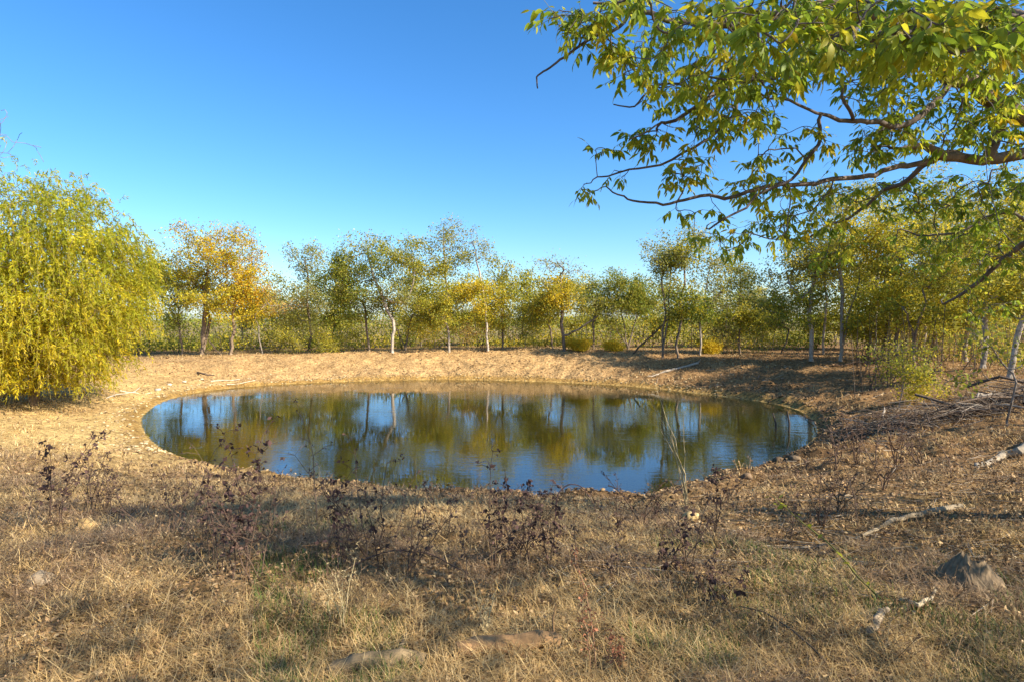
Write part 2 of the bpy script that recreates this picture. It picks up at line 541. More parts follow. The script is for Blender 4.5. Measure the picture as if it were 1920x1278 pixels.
def crown_points(rng, c, rad, n, clumps):
    k = max(3, clumps)
    q = unit(rng.normal(size=(k, 3))) * (rng.random((k, 1)) ** 0.42)
    ctrs = q * rad * 0.86
    which = rng.integers(0, k, n)
    p = ctrs[which] + rng.normal(size=(n, 3)) * rad * 0.20
    e = np.linalg.norm(p / rad, axis=1)
    p = np.where((e > 1.05)[:, None], p / np.maximum(e, 1)[:, None], p)
    return c + p, which

def make_tree(name, label, px, depth, crowns, R, seed, trunk=None, bark='grey', leaf=0.15, lpt=36, group=None, cat='tree', tipr=0.007, spread=0.215, extra=None, sides=4):
    """crowns: (cx, cy, rx, ry, tips, palette, leafiness) in photo pixels at the tree's distance"""
    rng = np.random.default_rng(seed)
    X = (px - 960) / F * depth
    zb = land1(X, depth) - 0.06
    base = np.array([X, depth, zb])
    k = depth / F
    # trunk seeds
    if trunk is None:
        cx0, cy0, rx0, ry0 = crowns[0][:4]
        top = at(0.55 * px + 0.45 * cx0, cy0 + ry0 * 0.15, depth)
        trunk_pts = [base + (top - base) * t + np.array([rng.normal() * 0.10, rng.normal() * 0.12, 0]) * t for t in (0.2, 0.4, 0.6, 0.8, 1.0)]
    else:
        trunk_pts = [at(a, b, depth) + np.array([0, rng.normal() * 0.10, 0]) for a, b in trunk]
    P0 = [base, base + np.array([0, 0, 0.22])] + trunk_pts
    par0 = [-1] + list(range(len(P0) - 1))
    first = 2 if len(P0) > 4 else 1
    stem_r = {}
    if extra:                                    # further stems rising from the base, or side limbs
        for start, line in extra:
            prev = start if start >= 0 else 1
            for a, b in line:
                P0.append(at(a, b, depth) + np.array([0, rng.normal() * 0.2, 0])); par0.append(prev); prev = len(P0) - 1
                stem_r[prev] = R * 0.6 * (1 - 0.15 * len(stem_r))
    allp = []; meta = []
    for ci, (cx, cy, rx, ry, ntip, pal, lf) in enumerate(crowns):
        c = at(cx, cy, depth)
        rx *= 1.28; ry *= 1.16
        rad = np.array([rx * k, min(rx, ry * 1.4) * k * 0.9, ry * k])
        ntip = int(ntip * 1.65)
        p, wh = crown_points(rng, c, rad, ntip, max(5, ntip // 9))
        p[:, 2] = np.maximum(p[:, 2], zb + 0.35)
        allp.append(p); meta += [(ci, w_) for w_ in wh]
    pts = np.concatenate(allp)
    P, par, order = mst(P0, par0, pts, 0.13, first)
    Rr = radii(P, par, order, tipr, R)
    n0 = len(P0)
    for q_, r_ in stem_r.items(): Rr[q_] = max(Rr[q_], r_, 0.3 * R)
    Rr[:] = np.maximum(Rr * 0.80, tipr)
    Rr[0] *= 1.5
    # leaves
    LV = Geo()
    meta = np.array(meta)
    for ci, (cx, cy, rx, ry, ntip, pal, lf) in enumerate(crowns):
        sel = np.where(meta[:, 0] == ci)[0]
        if lf <= 0 or len(sel) == 0: continue
        cnt = np.maximum(0, (lpt * lf * rng.uniform(0.3, 1.6, len(sel)))).astype(int)
        tipc = pick(rng, pal, len(sel))
        rep = np.repeat(np.arange(len(sel)), cnt)
        m = len(rep)
        if m == 0: continue
        tp = P[n0 + sel][rep]; pp = P[par[n0 + sel]][rep]
        t = rng.random((m, 1)) ** 2 * 0.7
        pos = tp * (1 - t) + pp * t + rng.normal(size=(m, 3)) * spread * np.array([1, 1, 0.75]) * (0.8 + 0.5 * depth / 45)
        pos[:, 2] = np.maximum(pos[:, 2], zb + 0.15)
        d = rng.normal(size=(m, 3)) + np.array([0, 0, -0.35])
        own = pick(rng, pal, m)
        col = np.where(rng.random((m, 1)) < 0.35, own, tipc[rep]) * rng.uniform(0.78, 1.22, (m, 1))
        L = leaf * rng.uniform(0.65, 1.3, m)
        V, f = leaf_diamonds(pos, d, rng.normal(size=(m, 3)), L, L * rng.uniform(0.45, 0.7, m))
        LV.add(V, [f], np.repeat(col, 4, 0))
    P2, par2, R2 = subdivide(P, par, Rr, rng, 0.05)
    V, f, eidx, kids = tubes(P2, par2, R2, sides)
    root = empty(name, base)
    bc = np.array(BARK[bark])
    kidr = R2[kids][eidx]
    shade = rng.uniform(0.8, 1.2, len(kids))[eidx][:, None]
    twig = np.array([0.26, 0.21, 0.165])
    mixf = np.clip((kidr - 0.02) / 0.05, 0, 1)[:, None]
    me = mesh_from('trunk', V - base, [f], (bc * mixf + twig * (1 - mixf)) * shade, True)
    link('trunk', me, M_BARK, root)
    if LV.n:
        cr = link('crown', LV.mesh('crown', base), M_LEAF, root)
    tag(root, label, cat, group)
    return root

# ------------------------------------------------------------------ the trees along the far bank
G_FAR = 'trees along the far bank of the pond'
far = [
 ('autumn_oak', 'wide orange and gold oak with thick trunk right of the willow', 378, 45.5,
  [(398, 478, 72, 58, 140, 'orange+yellow+olive+ygreen', 1.2), (345, 525, 58, 58, 90, 'olive+ygreen', 1.0), (395, 560, 76, 44, 80, 'olive+ygreen+yellow', 1.0)], 0.24, dict(bark='brown', extra=[(1, [(388, 600), (392, 540)])])),
 ('autumn_oak', 'golden yellow oak with slim forked trunk beside the orange oak', 432, 45.0,
  [(458, 510, 42, 54, 110, 'yellow+orange+ygreen', 1.2), (450, 565, 52, 38, 70, 'yellow+ygreen', 1.1)], 0.15, dict(bark='brown')),
 ('slender_tree', 'slim dark trunked tree half hidden behind the willow', 341, 46.0,
  [(318, 560, 42, 66, 80, 'green+olive', 0.9), (300, 500, 30, 40, 40, 'ygreen', 0.8)], 0.10, dict(bark='dark')),
 ('leaning_sapling', 'thin pale sapling with bare curved twigs right of the golden oak', 491, 45.0,
  [(520, 565, 40, 26, 60, 'brown+grey', 0.25)], 0.055, dict(bark='pale', trunk=[(484, 612), (480, 590), (500, 570)])),
 ('sparse_tree', 'grey green sparse tree with pointed top left of the round tree', 578, 50.0,
  [(572, 500, 34, 48, 80, 'grey+olive', 0.75), (568, 565, 48, 44, 80, 'grey+olive', 0.65)], 0.13, dict(bark='dark', trunk=[(580, 600), (576, 550), (572, 490)])),
 ('round_tree', 'broad round green tree with pale forked trunk on far bank', 735, 44.5,
  [(715, 478, 66, 52, 120, 'green+olive+ygreen', 1.0), (648, 505, 42, 46, 70, 'green+olive', 1.0), (755, 520, 42, 52, 70, 'grey+olive', 0.8), (690, 550, 66, 36, 70, 'olive+green', 0.8)], 0.15,
  dict(bark='pale', trunk=[(736, 630), (737, 603), (715, 555), (700, 520), (690, 480)], extra=[(4, [(755, 568), (775, 530), (770, 480)])])),
 ('slender_tree', 'dark slim trunked tree just left of the pale forked trunk', 692, 47.0,
  [(668, 560, 48, 40, 70, 'olive+green', 0.85), (630, 530, 34, 40, 45, 'green', 0.9)], 0.11, dict(bark='dark')),
 ('leaning_tree', 'low dark tree leaning left just right of the pale forked trunk', 760, 46.5,
  [(742, 580, 36, 30, 40, 'olive', 0.7), (800, 575, 40, 40, 60, 'ygreen+olive', 0.9)], 0.10, dict(bark='dark', trunk=[(752, 635), (742, 612), (736, 590)], extra=[(1, [(764, 620), (775, 590)])])),
 ('tall_tree', 'tallest narrow tree with wispy bare twigs at its top', 842, 45.5,
  [(832, 445, 34, 38, 80, 'grey+olive', 0.35), (836, 500, 36, 38, 80, 'olive+ygreen', 0.8), (820, 575, 44, 45, 80, 'ygreen+olive', 1.0)], 0.12,
  dict(bark='grey', trunk=[(840, 620), (838, 570), (834, 520), (833, 470), (832, 430)])),
 ('tall_tree', 'tall pale trunk leaning left with nearly bare top', 915, 45.0,
  [(889, 470, 24, 38, 70, 'grey', 0.22), (905, 560, 40, 36, 70, 'ygreen+yellow', 0.85), (880, 540, 26, 26, 30, 'yellow+ygreen', 1.1)], 0.11,
  dict(bark='pale', trunk=[(913, 610), (911, 575), (903, 535), (893, 490), (885, 455)])),
 ('leafy_tree', 'leafy yellow green tree right of the leaning pale trunk', 942, 46.5,
  [(945, 545, 36, 58, 90, 'olive+ygreen', 0.9), (930, 590, 40, 36, 60, 'ygreen', 0.8)], 0.10, dict(bark='dark')),
 ('twiggy_tree', 'dark trunked tree with gold crown and bare twigs on top', 1058, 44.5,
  [(1042, 555, 40, 44, 100, 'yellow+olive', 1.1), (1045, 508, 50, 26, 110, 'grey', 0.10), (1015, 560, 28, 42, 50, 'olive+ygreen', 0.8)], 0.16,
  dict(bark='dark', trunk=[(1056, 630), (1054, 590), (1052, 560), (1050, 520)], extra=[(2, [(1075, 622), (1100, 608), (1122, 592)])])),
 ('slender_tree', 'thin dark straight trunk just left of the bare topped tree', 1036, 46.5,
  [(1022, 580, 34, 40, 60, 'olive+ygreen', 0.7)], 0.09, dict(bark='dark')),
 ('slender_tree', 'small tree with dark trunk right of the bare topped tree', 1113, 46.5,
  [(1112, 555, 30, 44, 70, 'green+grey', 0.75)], 0.09, dict(bark='dark')),
 ('bushy_tree', 'bushy multi stemmed dark green tree in the middle of far bank', 1178, 46.5,
  [(1165, 545, 42, 38, 90, 'green+olive', 1.05), (1200, 555, 34, 42, 80, 'green+olive', 1.0), (1145, 585, 40, 30, 50, 'olive', 0.9)], 0.10,
  dict(bark='dark', trunk=[(1172, 620), (1165, 590), (1160, 560)], extra=[(1, [(1188, 615), (1196, 580)]), (1, [(1160, 625), (1148, 600)])])),
 ('tall_tree', 'tall twin stemmed airy tree near the middle of far bank', 1243, 40.5,
  [(1238, 470, 42, 40, 90, 'grey+olive', 0.6), (1248, 540, 34, 50, 60, 'grey+olive', 0.5)], 0.11,
  dict(bark='dark', trunk=[(1243, 620), (1244, 560), (1242, 510), (1232, 470)], extra=[(1, [(1249, 620), (1252, 560), (1256, 500)])])),
 ('tall_tree', 'tall dark straight trunk with yellow green leaves beside twin stems', 1272, 40.0,
  [(1290, 470, 38, 44, 80, 'ygreen+olive', 0.75), (1288, 560, 32, 50, 70, 'ygreen+green', 0.75)], 0.11,
  dict(bark='dark', trunk=[(1273, 620), (1275, 560), (1284, 500), (1290, 460)])),
 ('forked_tree', 'tree with pale upper branches forking wide above a dark trunk', 1313, 40.5,
  [(1335, 510, 42, 44, 80, 'grey+olive', 0.5), (1312, 590, 34, 22, 50, 'green', 1.0)], 0.09,
  dict(bark='pale', trunk=[(1313, 620), (1318, 585), (1322, 545), (1333, 495)], extra=[(3, [(1342, 560), (1362, 530)])])),
 ('leafy_tree', 'green tree with straight dark trunk left of the open gap', 1388, 41.0,
  [(1388, 530, 38, 44, 90, 'green+grey', 0.75), (1392, 600, 44, 24, 60, 'ygreen+olive', 0.9)], 0.09,
  dict(bark='dark', trunk=[(1388, 610), (1387, 560), (1386, 510)])),
 ('leaning_tree', 'small tree with dark stem leaning right behind far bank', 1466, 42.0,
  [(1480, 585, 40, 36, 70, 'olive+green', 0.8), (1445, 580, 28, 36, 40, 'grey', 0.6)], 0.075, dict(bark='dark', trunk=[(1474, 640), (1482, 618), (1498, 600)])),
 ('bank_tree', 'prominent tree with flared root base on the right bank', 1522, 34.5,
  [(1500, 505, 48, 46, 90, 'yellow+grey', 0.5), (1535, 480, 40, 50, 80, 'olive+grey', 0.55), (1500, 570, 52, 36, 60, 'ygreen+green', 0.7)], 0.17,
  dict(bark='grey', trunk=[(1521, 620), (1519, 580), (1523, 540), (1532, 490), (1536, 440)], extra=[(4, [(1500, 560), (1478, 530)])])),
 ('double_trunk_tree', 'tall tree with two grey trunks right of the flared base', 1577, 34.0,
  [(1572, 470, 52, 60, 90, 'ygreen+olive', 0.6), (1615, 440, 42, 70, 80, 'yellow+ygreen', 0.7), (1560, 390, 36, 40, 50, 'grey+olive', 0.4)], 0.14,
  dict(bark='grey', trunk=[(1577, 640), (1577, 580), (1578, 530), (1570, 480), (1562, 440)], extra=[(1, [(1590, 620), (1594, 590), (1603, 555), (1620, 500)])])),
]
for i, (nm, lb, px, dep, crowns, R, kw) in enumerate(far):
    make_tree(nm, lb, px, dep, crowns, R, 100 + i, group=G_FAR, **kw)


G_BACK = 'trees of the wood behind the far bank'
backs = [(262, 54, 540, 40, 60, 'olive+ygreen', 'hazy tree behind the willow right flank'), (455, 56, 560, 46, 46, 'olive+green', 'background tree behind the golden oak'),
         (535, 55, 570, 40, 40, 'grey+olive', 'small background tree left of the pointed sparse tree'), (625, 56, 570, 44, 40, 'olive+green', 'background tree left of the round tree crown'),
         (790, 55, 555, 42, 46, 'ygreen+olive', 'background tree between round tree and tallest tree'), (868, 56, 570, 40, 42, 'olive+ygreen', 'background tree between the two tallest trees'),
         (980, 55, 565, 40, 44, 'olive+ygreen', 'background tree left of the bare topped tree'), (1080, 57, 570, 38, 40, 'ygreen+olive', 'background tree right of the bare topped tree'),
         (1225, 53, 575, 44, 40, 'green+olive', 'background tree behind the twin stemmed tree'), (1345, 52, 590, 44, 32, 'olive+grey', 'low background tree behind the forked pale branches'),
         (1430, 53, 580, 40, 34, 'ygreen+grey', 'low background tree at the open gap'), (1545, 50, 560, 54, 56, 'ygreen+olive', 'background tree between flared base and double trunk'),
         (1630, 48, 560, 60, 70, 'yellow+ygreen+olive', 'yellow background tree right of the double trunk'), (1720, 46, 540, 70, 80, 'ygreen+yellow', 'tall yellow green background tree in the right thicket'),
         (1800, 44, 545, 70, 84, 'ygreen+olive', 'background tree between grey trunks of right thicket'), (1890, 42, 540, 70, 90, 'olive+ygreen', 'background tree behind the pale bluish trunk')]
for i, (px, dep, cy, rx, ry, pal, lb) in enumerate(backs):
    make_tree('background_tree', lb, px, dep, [(px, cy - 6, rx * 1.15, ry * 1.1, 100, pal, 0.85), (px + 8, cy + ry * 0.8, rx, ry * 0.5, 45, pal, 0.8)], 0.10, 300 + i, bark=['dark', 'grey', 'brown'][i % 3], group=G_BACK, leaf=0.20, lpt=34, sides=3)

G_RIGHT = 'trees of the thicket on the right'
right = [
 ('thicket_tree', 'yellow green thicket tree with thin leaning trunk, leftmost of right thicket', 1650, 33.0,
  [(1655, 520, 60, 70, 90, 'ygreen+olive', 0.9), (1640, 610, 50, 34, 60, 'ygreen+olive', 0.9)], 0.12, dict(bark='dark', trunk=[(1658, 640), (1662, 600), (1655, 540)])),
 ('thicket_tree', 'straight dark thicket trunk with crown reaching up to the overhanging limb', 1684, 32.0,
  [(1690, 440, 62, 75, 100, 'ygreen+olive', 0.85), (1680, 560, 50, 46, 60, 'ygreen', 0.8)], 0.14, dict(bark='dark', trunk=[(1684, 640), (1685, 580), (1687, 500)])),
 ('thicket_tree', 'forked thin dark thicket trunk with side stem leaning left', 1717, 29.0,
  [(1735, 500, 56, 66, 80, 'ygreen+olive', 0.75), (1720, 590, 44, 36, 50, 'ygreen+olive', 0.7)], 0.10, dict(bark='brown', trunk=[(1717, 650), (1722, 600), (1726, 540)], extra=[(2, [(1700, 600), (1688, 580)])])),
 ('thicket_tree', 'pair of dark leaning stems in the middle of right thicket', 1748, 34.0,
  [(1790, 470, 62, 76, 100, 'olive+ygreen+yellow', 0.75), (1770, 570, 56, 46, 70, 'ygreen', 0.75)], 0.15, dict(bark='brown', trunk=[(1756, 610), (1765, 570), (1775, 510)], extra=[(1, [(1768, 640), (1784, 605), (1800, 585)])])),
 ('thicket_tree', 'grey trunk with rough bark right of the dark leaning stems', 1812, 31.0,
  [(1830, 450, 60, 80, 100, 'ygreen+grey', 0.65), (1820, 570, 56, 50, 70, 'ygreen+olive', 0.8)], 0.15, dict(bark='grey', trunk=[(1814, 640), (1820, 580), (1828, 500)])),
 ('thicket_tree', 'thicker grey brown trunk near the right edge of thicket', 1845, 27.0,
  [(1862, 440, 64, 86, 100, 'ygreen+olive', 0.6), (1850, 560, 56, 50, 70, 'olive+ygreen', 0.65)], 0.17, dict(bark='grey', trunk=[(1848, 640), (1854, 580), (1860, 500)])),
 ('pale_trunk_tree', 'pale bluish leaning trunk at the right edge of the picture', 1896, 24.5,
  [(1950, 460, 70, 96, 110, 'ygreen+olive', 0.7), (1900, 560, 50, 50, 50, 'ygreen+olive', 0.6)], 0.17, dict(bark='pale', trunk=[(1908, 640), (1918, 600), (1932, 540), (1945, 460)])),
 ('thicket_tree', 'tall slender airy tree behind the flared root base tree', 1545, 40.0,
  [(1550, 470, 44, 70, 80, 'ygreen+olive', 0.7)], 0.10, dict(bark='grey', trunk=[(1546, 620), (1548, 560), (1550, 480), (1552, 430)])),
 ('thicket_tree', 'tall yellow green tree rising behind the leftmost right thicket tree', 1640, 38.0,
  [(1640, 420, 60, 80, 110, 'ygreen+olive', 0.8), (1640, 530, 60, 60, 70, 'ygreen+olive', 0.8)], 0.13, dict(bark='grey', trunk=[(1641, 620), (1643, 540), (1641, 440), (1640, 380)])),
 ('thicket_tree', 'tall slender thicket tree between the forked trunk and leaning stems', 1735, 39.0,
  [(1730, 410, 64, 84, 120, 'ygreen+grey+olive', 0.75), (1735, 540, 60, 50, 60, 'ygreen+olive', 0.8)], 0.13, dict(bark='grey', trunk=[(1735, 620), (1733, 540), (1731, 440), (1730, 370)])),
 ('thicket_tree', 'tall slender thicket tree between the two grey barked trunks', 1828, 38.0,
  [(1820, 400, 64, 90, 120, 'ygreen+grey+olive', 0.7), (1830, 530, 60, 60, 60, 'ygreen+olive', 0.8)], 0.13, dict(bark='grey', trunk=[(1827, 620), (1825, 540), (1822, 440), (1820, 360)])),
 ('thicket_tree', 'tall tree beyond the pale bluish trunk at right edge', 1915, 36.0,
  [(1915, 400, 60, 90, 110, 'ygreen+olive', 0.7), (1915, 540, 60, 60, 60, 'ygreen+olive', 0.8)], 0.13, dict(bark='grey', trunk=[(1914, 620), (1914, 540), (1915, 440), (1915, 360)])),
]
for i, (nm, lb, px, dep, crowns, R, kw) in enumerate(right):
    make_tree(nm, lb, px, dep, crowns, R, 200 + i, group=G_RIGHT, **kw)
# the same thicket goes on past the right edge: these are the trees whose shade lies on the right bank
for i, (px, dep, s) in enumerate([(2140, 19.5, 1.0), (2500, 13.0, 0.9)]):
    sc_ = F / dep
    make_tree('thicket_tree', ['leafy tree just past the right edge behind brush pile', 'leafy tree past the right edge beyond grey log', 'leafy tree well past the right edge level with stump', 'leafy tree out of the picture right of the overhanging tree'][i], px, dep,
              [(px - 30, 600 - 3.4 * sc_ * s, 2.4 * sc_, 2.3 * sc_, 70, 'olive+ygreen', 0.8)], 0.16, 260 + i, bark='grey', leaf=0.13, lpt=26, group=G_RIGHT)

# a bare tree behind the willow, only its twig ends reach into the picture
make_tree('bare_tree', 'leafless tree behind the willow, twigs at the left edge', -75, 27.0,
          [(-60, 290, 92, 100, 160, 'grey', 0.0)], 0.16, 290, bark='grey', tipr=0.012, trunk=[(-74, 560), (-70, 460), (-62, 380), (-60, 290)])

# ------------------------------------------------------------------ the willow
def make_willow():
    rng = np.random.default_rng(7)
    depth = 24.5
    k = depth / F
    X = (60 - 960) * k
    base = np.array([X, depth, land1(X, depth) - 0.08])
    P0 = [base, base + np.array([0, 0, 0.3])]; par0 = [-1, 0]
    for tx, ty, dy in ((-60, 420, 0.6), (40, 370, -0.8), (140, 420, 0.4), (190, 520, -1.2), (100, 480, -2.0), (-20, 520, 1.6)):
        prev = 1
        for t in (0.3, 0.6, 0.85):
            q = at(60 + (tx - 60) * t, 690 + (ty - 690) * t ** 0.85, depth) + np.array([0, dy * t, 0])
            P0.append(q); par0.append(prev); prev = len(P0) - 1
    c = at(42, 545, depth)
    rad = np.array([228 * k, 4.4, 205 * k])
    n = 1050
    q = unit(rng.normal(size=(n, 3))) * (rng.random((n, 1)) ** 0.30)
    pts = c + q * rad
    # uneven top and flank
    lump = 1 + 0.16 * (noise(q[:, 0] * 3 + 9, q[:, 2] * 3 + q[:, 1] * 3, 1.0, 77) - 0.5) * 2
    pts = c + q * rad * lump[:, None]
    low = land(pts[:, 0], pts[:, 1]) + 0.85
    pts[:, 2] = np.maximum(pts[:, 2], low + rng.random(n) * 0.6)
    P, par, order = mst(P0, par0, pts, 0.15, 2)
    R = radii(P, par, order, 0.009, 0.20)
    n0 = len(P0)
    # hanging strands of narrow leaves
    per = 13
    tips = np.repeat(P[n0:], per, 0)
    m = len(tips)
    out = tips - np.array([c[0], c[1], 0]); out[:, 2] = 0
    out = unit(out + rng.normal(size=(m, 3)) * np.array([1.6, 1.6, 0]))
    up = rng.uniform(0.0, 0.55, m) + 0.9 * (tips[:, 2] > c[2] + rad[2] * 0.62) * rng.random(m)
    Ls = rng.uniform(0.3, 0.8, m)
    st = tips + rng.normal(size=(m, 3)) * 0.36
    def strand(s):
        s = s[:, None]
        return st + out * (Ls[:, None] * 0.55 * s) + np.array([0, 0, 1.0]) * (Ls * up)[:, None] * s - np.array([0, 0, 1.0]) * (Ls * 1.05)[:, None] * s ** 2
    nl = 12
    LV = Geo()
    tipcol = pick(rng, 'willow', m)
    # the lower foliage is browner gold, the top greener: leaf colour of each bough
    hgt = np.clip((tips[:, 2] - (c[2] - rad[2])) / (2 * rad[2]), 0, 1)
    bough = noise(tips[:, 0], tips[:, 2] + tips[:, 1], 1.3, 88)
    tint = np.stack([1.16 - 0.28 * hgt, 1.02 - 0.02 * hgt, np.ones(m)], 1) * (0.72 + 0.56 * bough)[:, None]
    for j in range(nl):
        s = np.clip((j + rng.random(m)) / nl, 0, 1)
        p = strand(s); p2 = strand(s + 0.05)
        tan = unit(p2 - p)
        d = tan * 0.7 + rng.normal(size=(m, 3)) * 0.6 + np.array([0, 0, -0.25])
        L = rng.uniform(0.12, 0.21, m); Wd = L * rng.uniform(0.18, 0.28, m)
        keep = p[:, 2] > land(p[:, 0], p[:, 1], detail=False) + 0.15 + 0.9 * noise(p[:, 0], p[:, 1], 0.8, 91)
        V, f = leaf_diamonds(p[keep], d[keep], rng.normal(size=(m, 3))[keep], L[keep], Wd[keep])
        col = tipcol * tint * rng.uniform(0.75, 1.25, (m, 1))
        LV.add(V, [f], np.repeat(col[keep], 4, 0))
    root = empty('willow_tree', base)
    P2, par2, R2 = subdivide(P, par, R, rng, 0.05)
    V, f, e, kids = tubes(P2, par2, R2, 5)
    TB = Geo(); TB.add(V, [f], np.array([0.21, 0.14, 0.075]))
    link('trunk', TB.mesh('trunk', base, True), M_BARK, root)
    # whip-thin strand stems
    S = [strand(np.full(m, s)) for s in (0, 0.35, 0.7, 1.0)]
    SG = Geo()
    side = unit(np.cross(out, np.array([0, 0, 1.0]))) * 0.004
    for a, b in zip(S[:-1], S[1:]):
        V = np.stack([a - side, a + side, b + side, b - side], 1).reshape(-1, 3)
        f = np.arange(m)[:, None] * 4 + np.arange(4)[None]
        SG.add(V, [f], np.array([0.30, 0.22, 0.05]))
    link('twigs', SG.mesh('twigs', base), M_DEAD, root)
    link('crown', LV.mesh('crown', base), M_LEAF, root)
    tag(root, 'big yellow green willow drooping over the sandy left shore', 'tree')
make_willow()

# ------------------------------------------------------------------ the near tree whose limbs hang into the picture
def leaflet_mesh(rng_col, fold=0.22, curl=0.18):
    """unit leaflet along +X with a folded, drooping blade"""
    xs = [0.0, 0.22, 0.52, 0.80, 1.0]; ws = [0.0, 0.145, 0.165, 0.085, 0.0]
    V = []; 
    for x, w_ in zip(xs, ws):
        z = -curl * x * x
        if w_ == 0: V.append((x, 0, z))
        else: V += [(x, -w_, z + fold * w_), (x, 0, z), (x, w_, z + fold * w_)]
    V = np.array(V)
    tri = np.array([(0, 1, 2), (0, 2, 3), (10, 8, 7), (10, 9, 8)])
    qd = np.array([(1, 4, 5, 2), (2, 5, 6, 3), (4, 7, 8, 5), (5, 8, 9, 6)])
    return V, tri, qd

def make_near_tree():
    rng = np.random.default_rng(31)
    base_xy = (6.9, 5.6)
    base = np.array([base_xy[0], base_xy[1], land1(*base_xy) - 0.08])
    P0 = [base, base + np.array([0.0, 0, 0.5]), base + np.array([-0.05, -0.02, 1.4]), base + np.array([-0.12, 0.05, 2.2]), base + np.array([-0.2, 0.0, 3.0]), base + np.array([-0.1, -0.2, 4.6]), base + np.array([0.2, -0.1, 6.2]), base + np.array([0.1, 0.2, 7.6])]
    par0 = [-1, 0, 1, 2, 3, 4, 5, 6]
    Rm = {0: .30, 1: .25, 2: .22, 3: .21, 4: .19, 5: .13, 6: .08, 7: .04}
    grp = {k: 0 for k in range(8)}
    def limb(start, line, r0, r1):
        prev = start
        idx = []
        gid = grp[start] if start > 7 else max(grp.values()) + 1
        for j, (a, b, d) in enumerate(line):
            P0.append(at(a, b, d)); par0.append(prev); prev = len(P0) - 1
            Rm[prev] = r0 + (r1 - r0) * j / max(1, len(line) - 1); idx.append(prev); grp[prev] = gid
        return idx
    A = limb(4, [(1990, 262, 5.4), (1920, 222, 5.3), (1850, 182, 5.1), (1785, 150, 4.9), (1725, 104, 4.7), (1655, 35, 4.5), (1610, -20, 4.4), (1500, -90, 4.2)], 0.085, 0.035)
    B = limb(3, [(2000, 300, 5.5), (1920, 288, 5.4), (1852, 298, 5.3), (1800, 296, 5.2), (1755, 296, 5.1)], 0.062, 0.036)
    B1 = limb(B[4], [(1700, 312, 5.0), (1640, 330, 4.9), (1560, 336, 4.8), (1480, 348, 4.7), (1400, 360, 4.6), (1330, 366, 4.5), (1270, 378, 4.5), (1215, 380, 4.5), (1170, 368, 4.5), (1136, 350, 4.5)], 0.023, 0.005)
    B2 = limb(B[4], [(1735, 308, 5.3), (1690, 346, 5.5), (1640, 372, 5.7), (1560, 420, 5.9), (1480, 450, 6.0)], 0.026, 0.008)
    limb(B[3], [(1762, 288, 5.0), (1690, 281, 4.9), (1630, 262, 4.8)], 0.04, 0.006)
    limb(B[2], [(1868, 255, 5.3), (1890, 215, 5.2), (1925, 165, 5.1)], 0.045, 0.012)
    L5 = limb(A[4], [(1660, 128, 4.5), (1600, 128, 4.4), (1540, 124, 4.3), (1480, 124, 4.2), (1400, 150, 4.1), (1320, 190, 4.0), (1240, 230, 3.9), (1180, 262, 3.9)], 0.036, 0.005)
    L3 = limb(A[6], [(1540, 5, 4.0), (1440, 30, 3.8), (1330, 42, 3.7), (1240, 34, 3.6), (1180, 24, 3.6), (1112, 6, 3.6)], 0.030, 0.008)
    limb(L3[4], [(1130, 62, 3.5), (1085, 88, 3.5), (1050, 112, 3.5), (1024, 132, 3.5), (1006, 145, 3.5), (1008, 166, 3.5)], 0.009, 0.004)
    L6 = limb(A[3], [(1730, 215, 4.6), (1670, 238, 4.5), (1600, 228, 4.4), (1540, 214, 4.3), (1480, 188, 4.2), (1420, 165, 4.1)], 0.024, 0.006)
    limb(L6[2], [(1578, 180, 4.3), (1605, 150, 4.3)], 0.012, 0.004)
    L7 = limb(L6[3], [(1538, 262, 4.3), (1512, 300, 4.3), (1470, 345, 4.3), (1400, 390, 4.3), (1330, 430, 4.3)], 0.014, 0.007)
    limb(L5[4], [(1380, 210, 4.1), (1330, 260, 4.1), (1260, 300, 4.1), (1180, 318, 4.1), (1120, 332, 4.1)], 0.012, 0.005)
    limb(L5[5], [(1290, 165, 4.0), (1220, 168, 4.0), (1190, 200, 4.0), (1150, 196, 4.0)], 0.009, 0.004)
    R1 = limb(2, [(2050, 420, 6.4), (1960, 440, 6.6), (1890, 480, 6.9), (1820, 540, 7.2), (1770, 570, 7.5)], 0.05, 0.012)
    limb(R1[1], [(1900, 400, 6.6), (1830, 420, 6.8), (1760, 440, 7.0), (1690, 430, 7.2)], 0.02, 0.008)
    # upper crown out of the picture: limbs over and behind the photographer's right
    for (dx, dy, dz) in ((-3.4, 1.6, 5.6), (-1.8, 3.2, 6.4), (1.8, 2.2, 6.0), (2.6, -1.6, 5.2), (-1.6, -2.8, 5.4), (-3.6, -0.8, 5.0), (0.4, 0.4, 8.8)):
        prev = 5
        for t in (0.4, 0.75, 1.0):
            q = P0[5] + (base + np.array([dx, dy, dz]) - P0[5]) * t
            P0.append(q); par0.append(prev); prev = len(P0) - 1; Rm[prev] = 0.09 - 0.06 * t; grp[prev] = 0
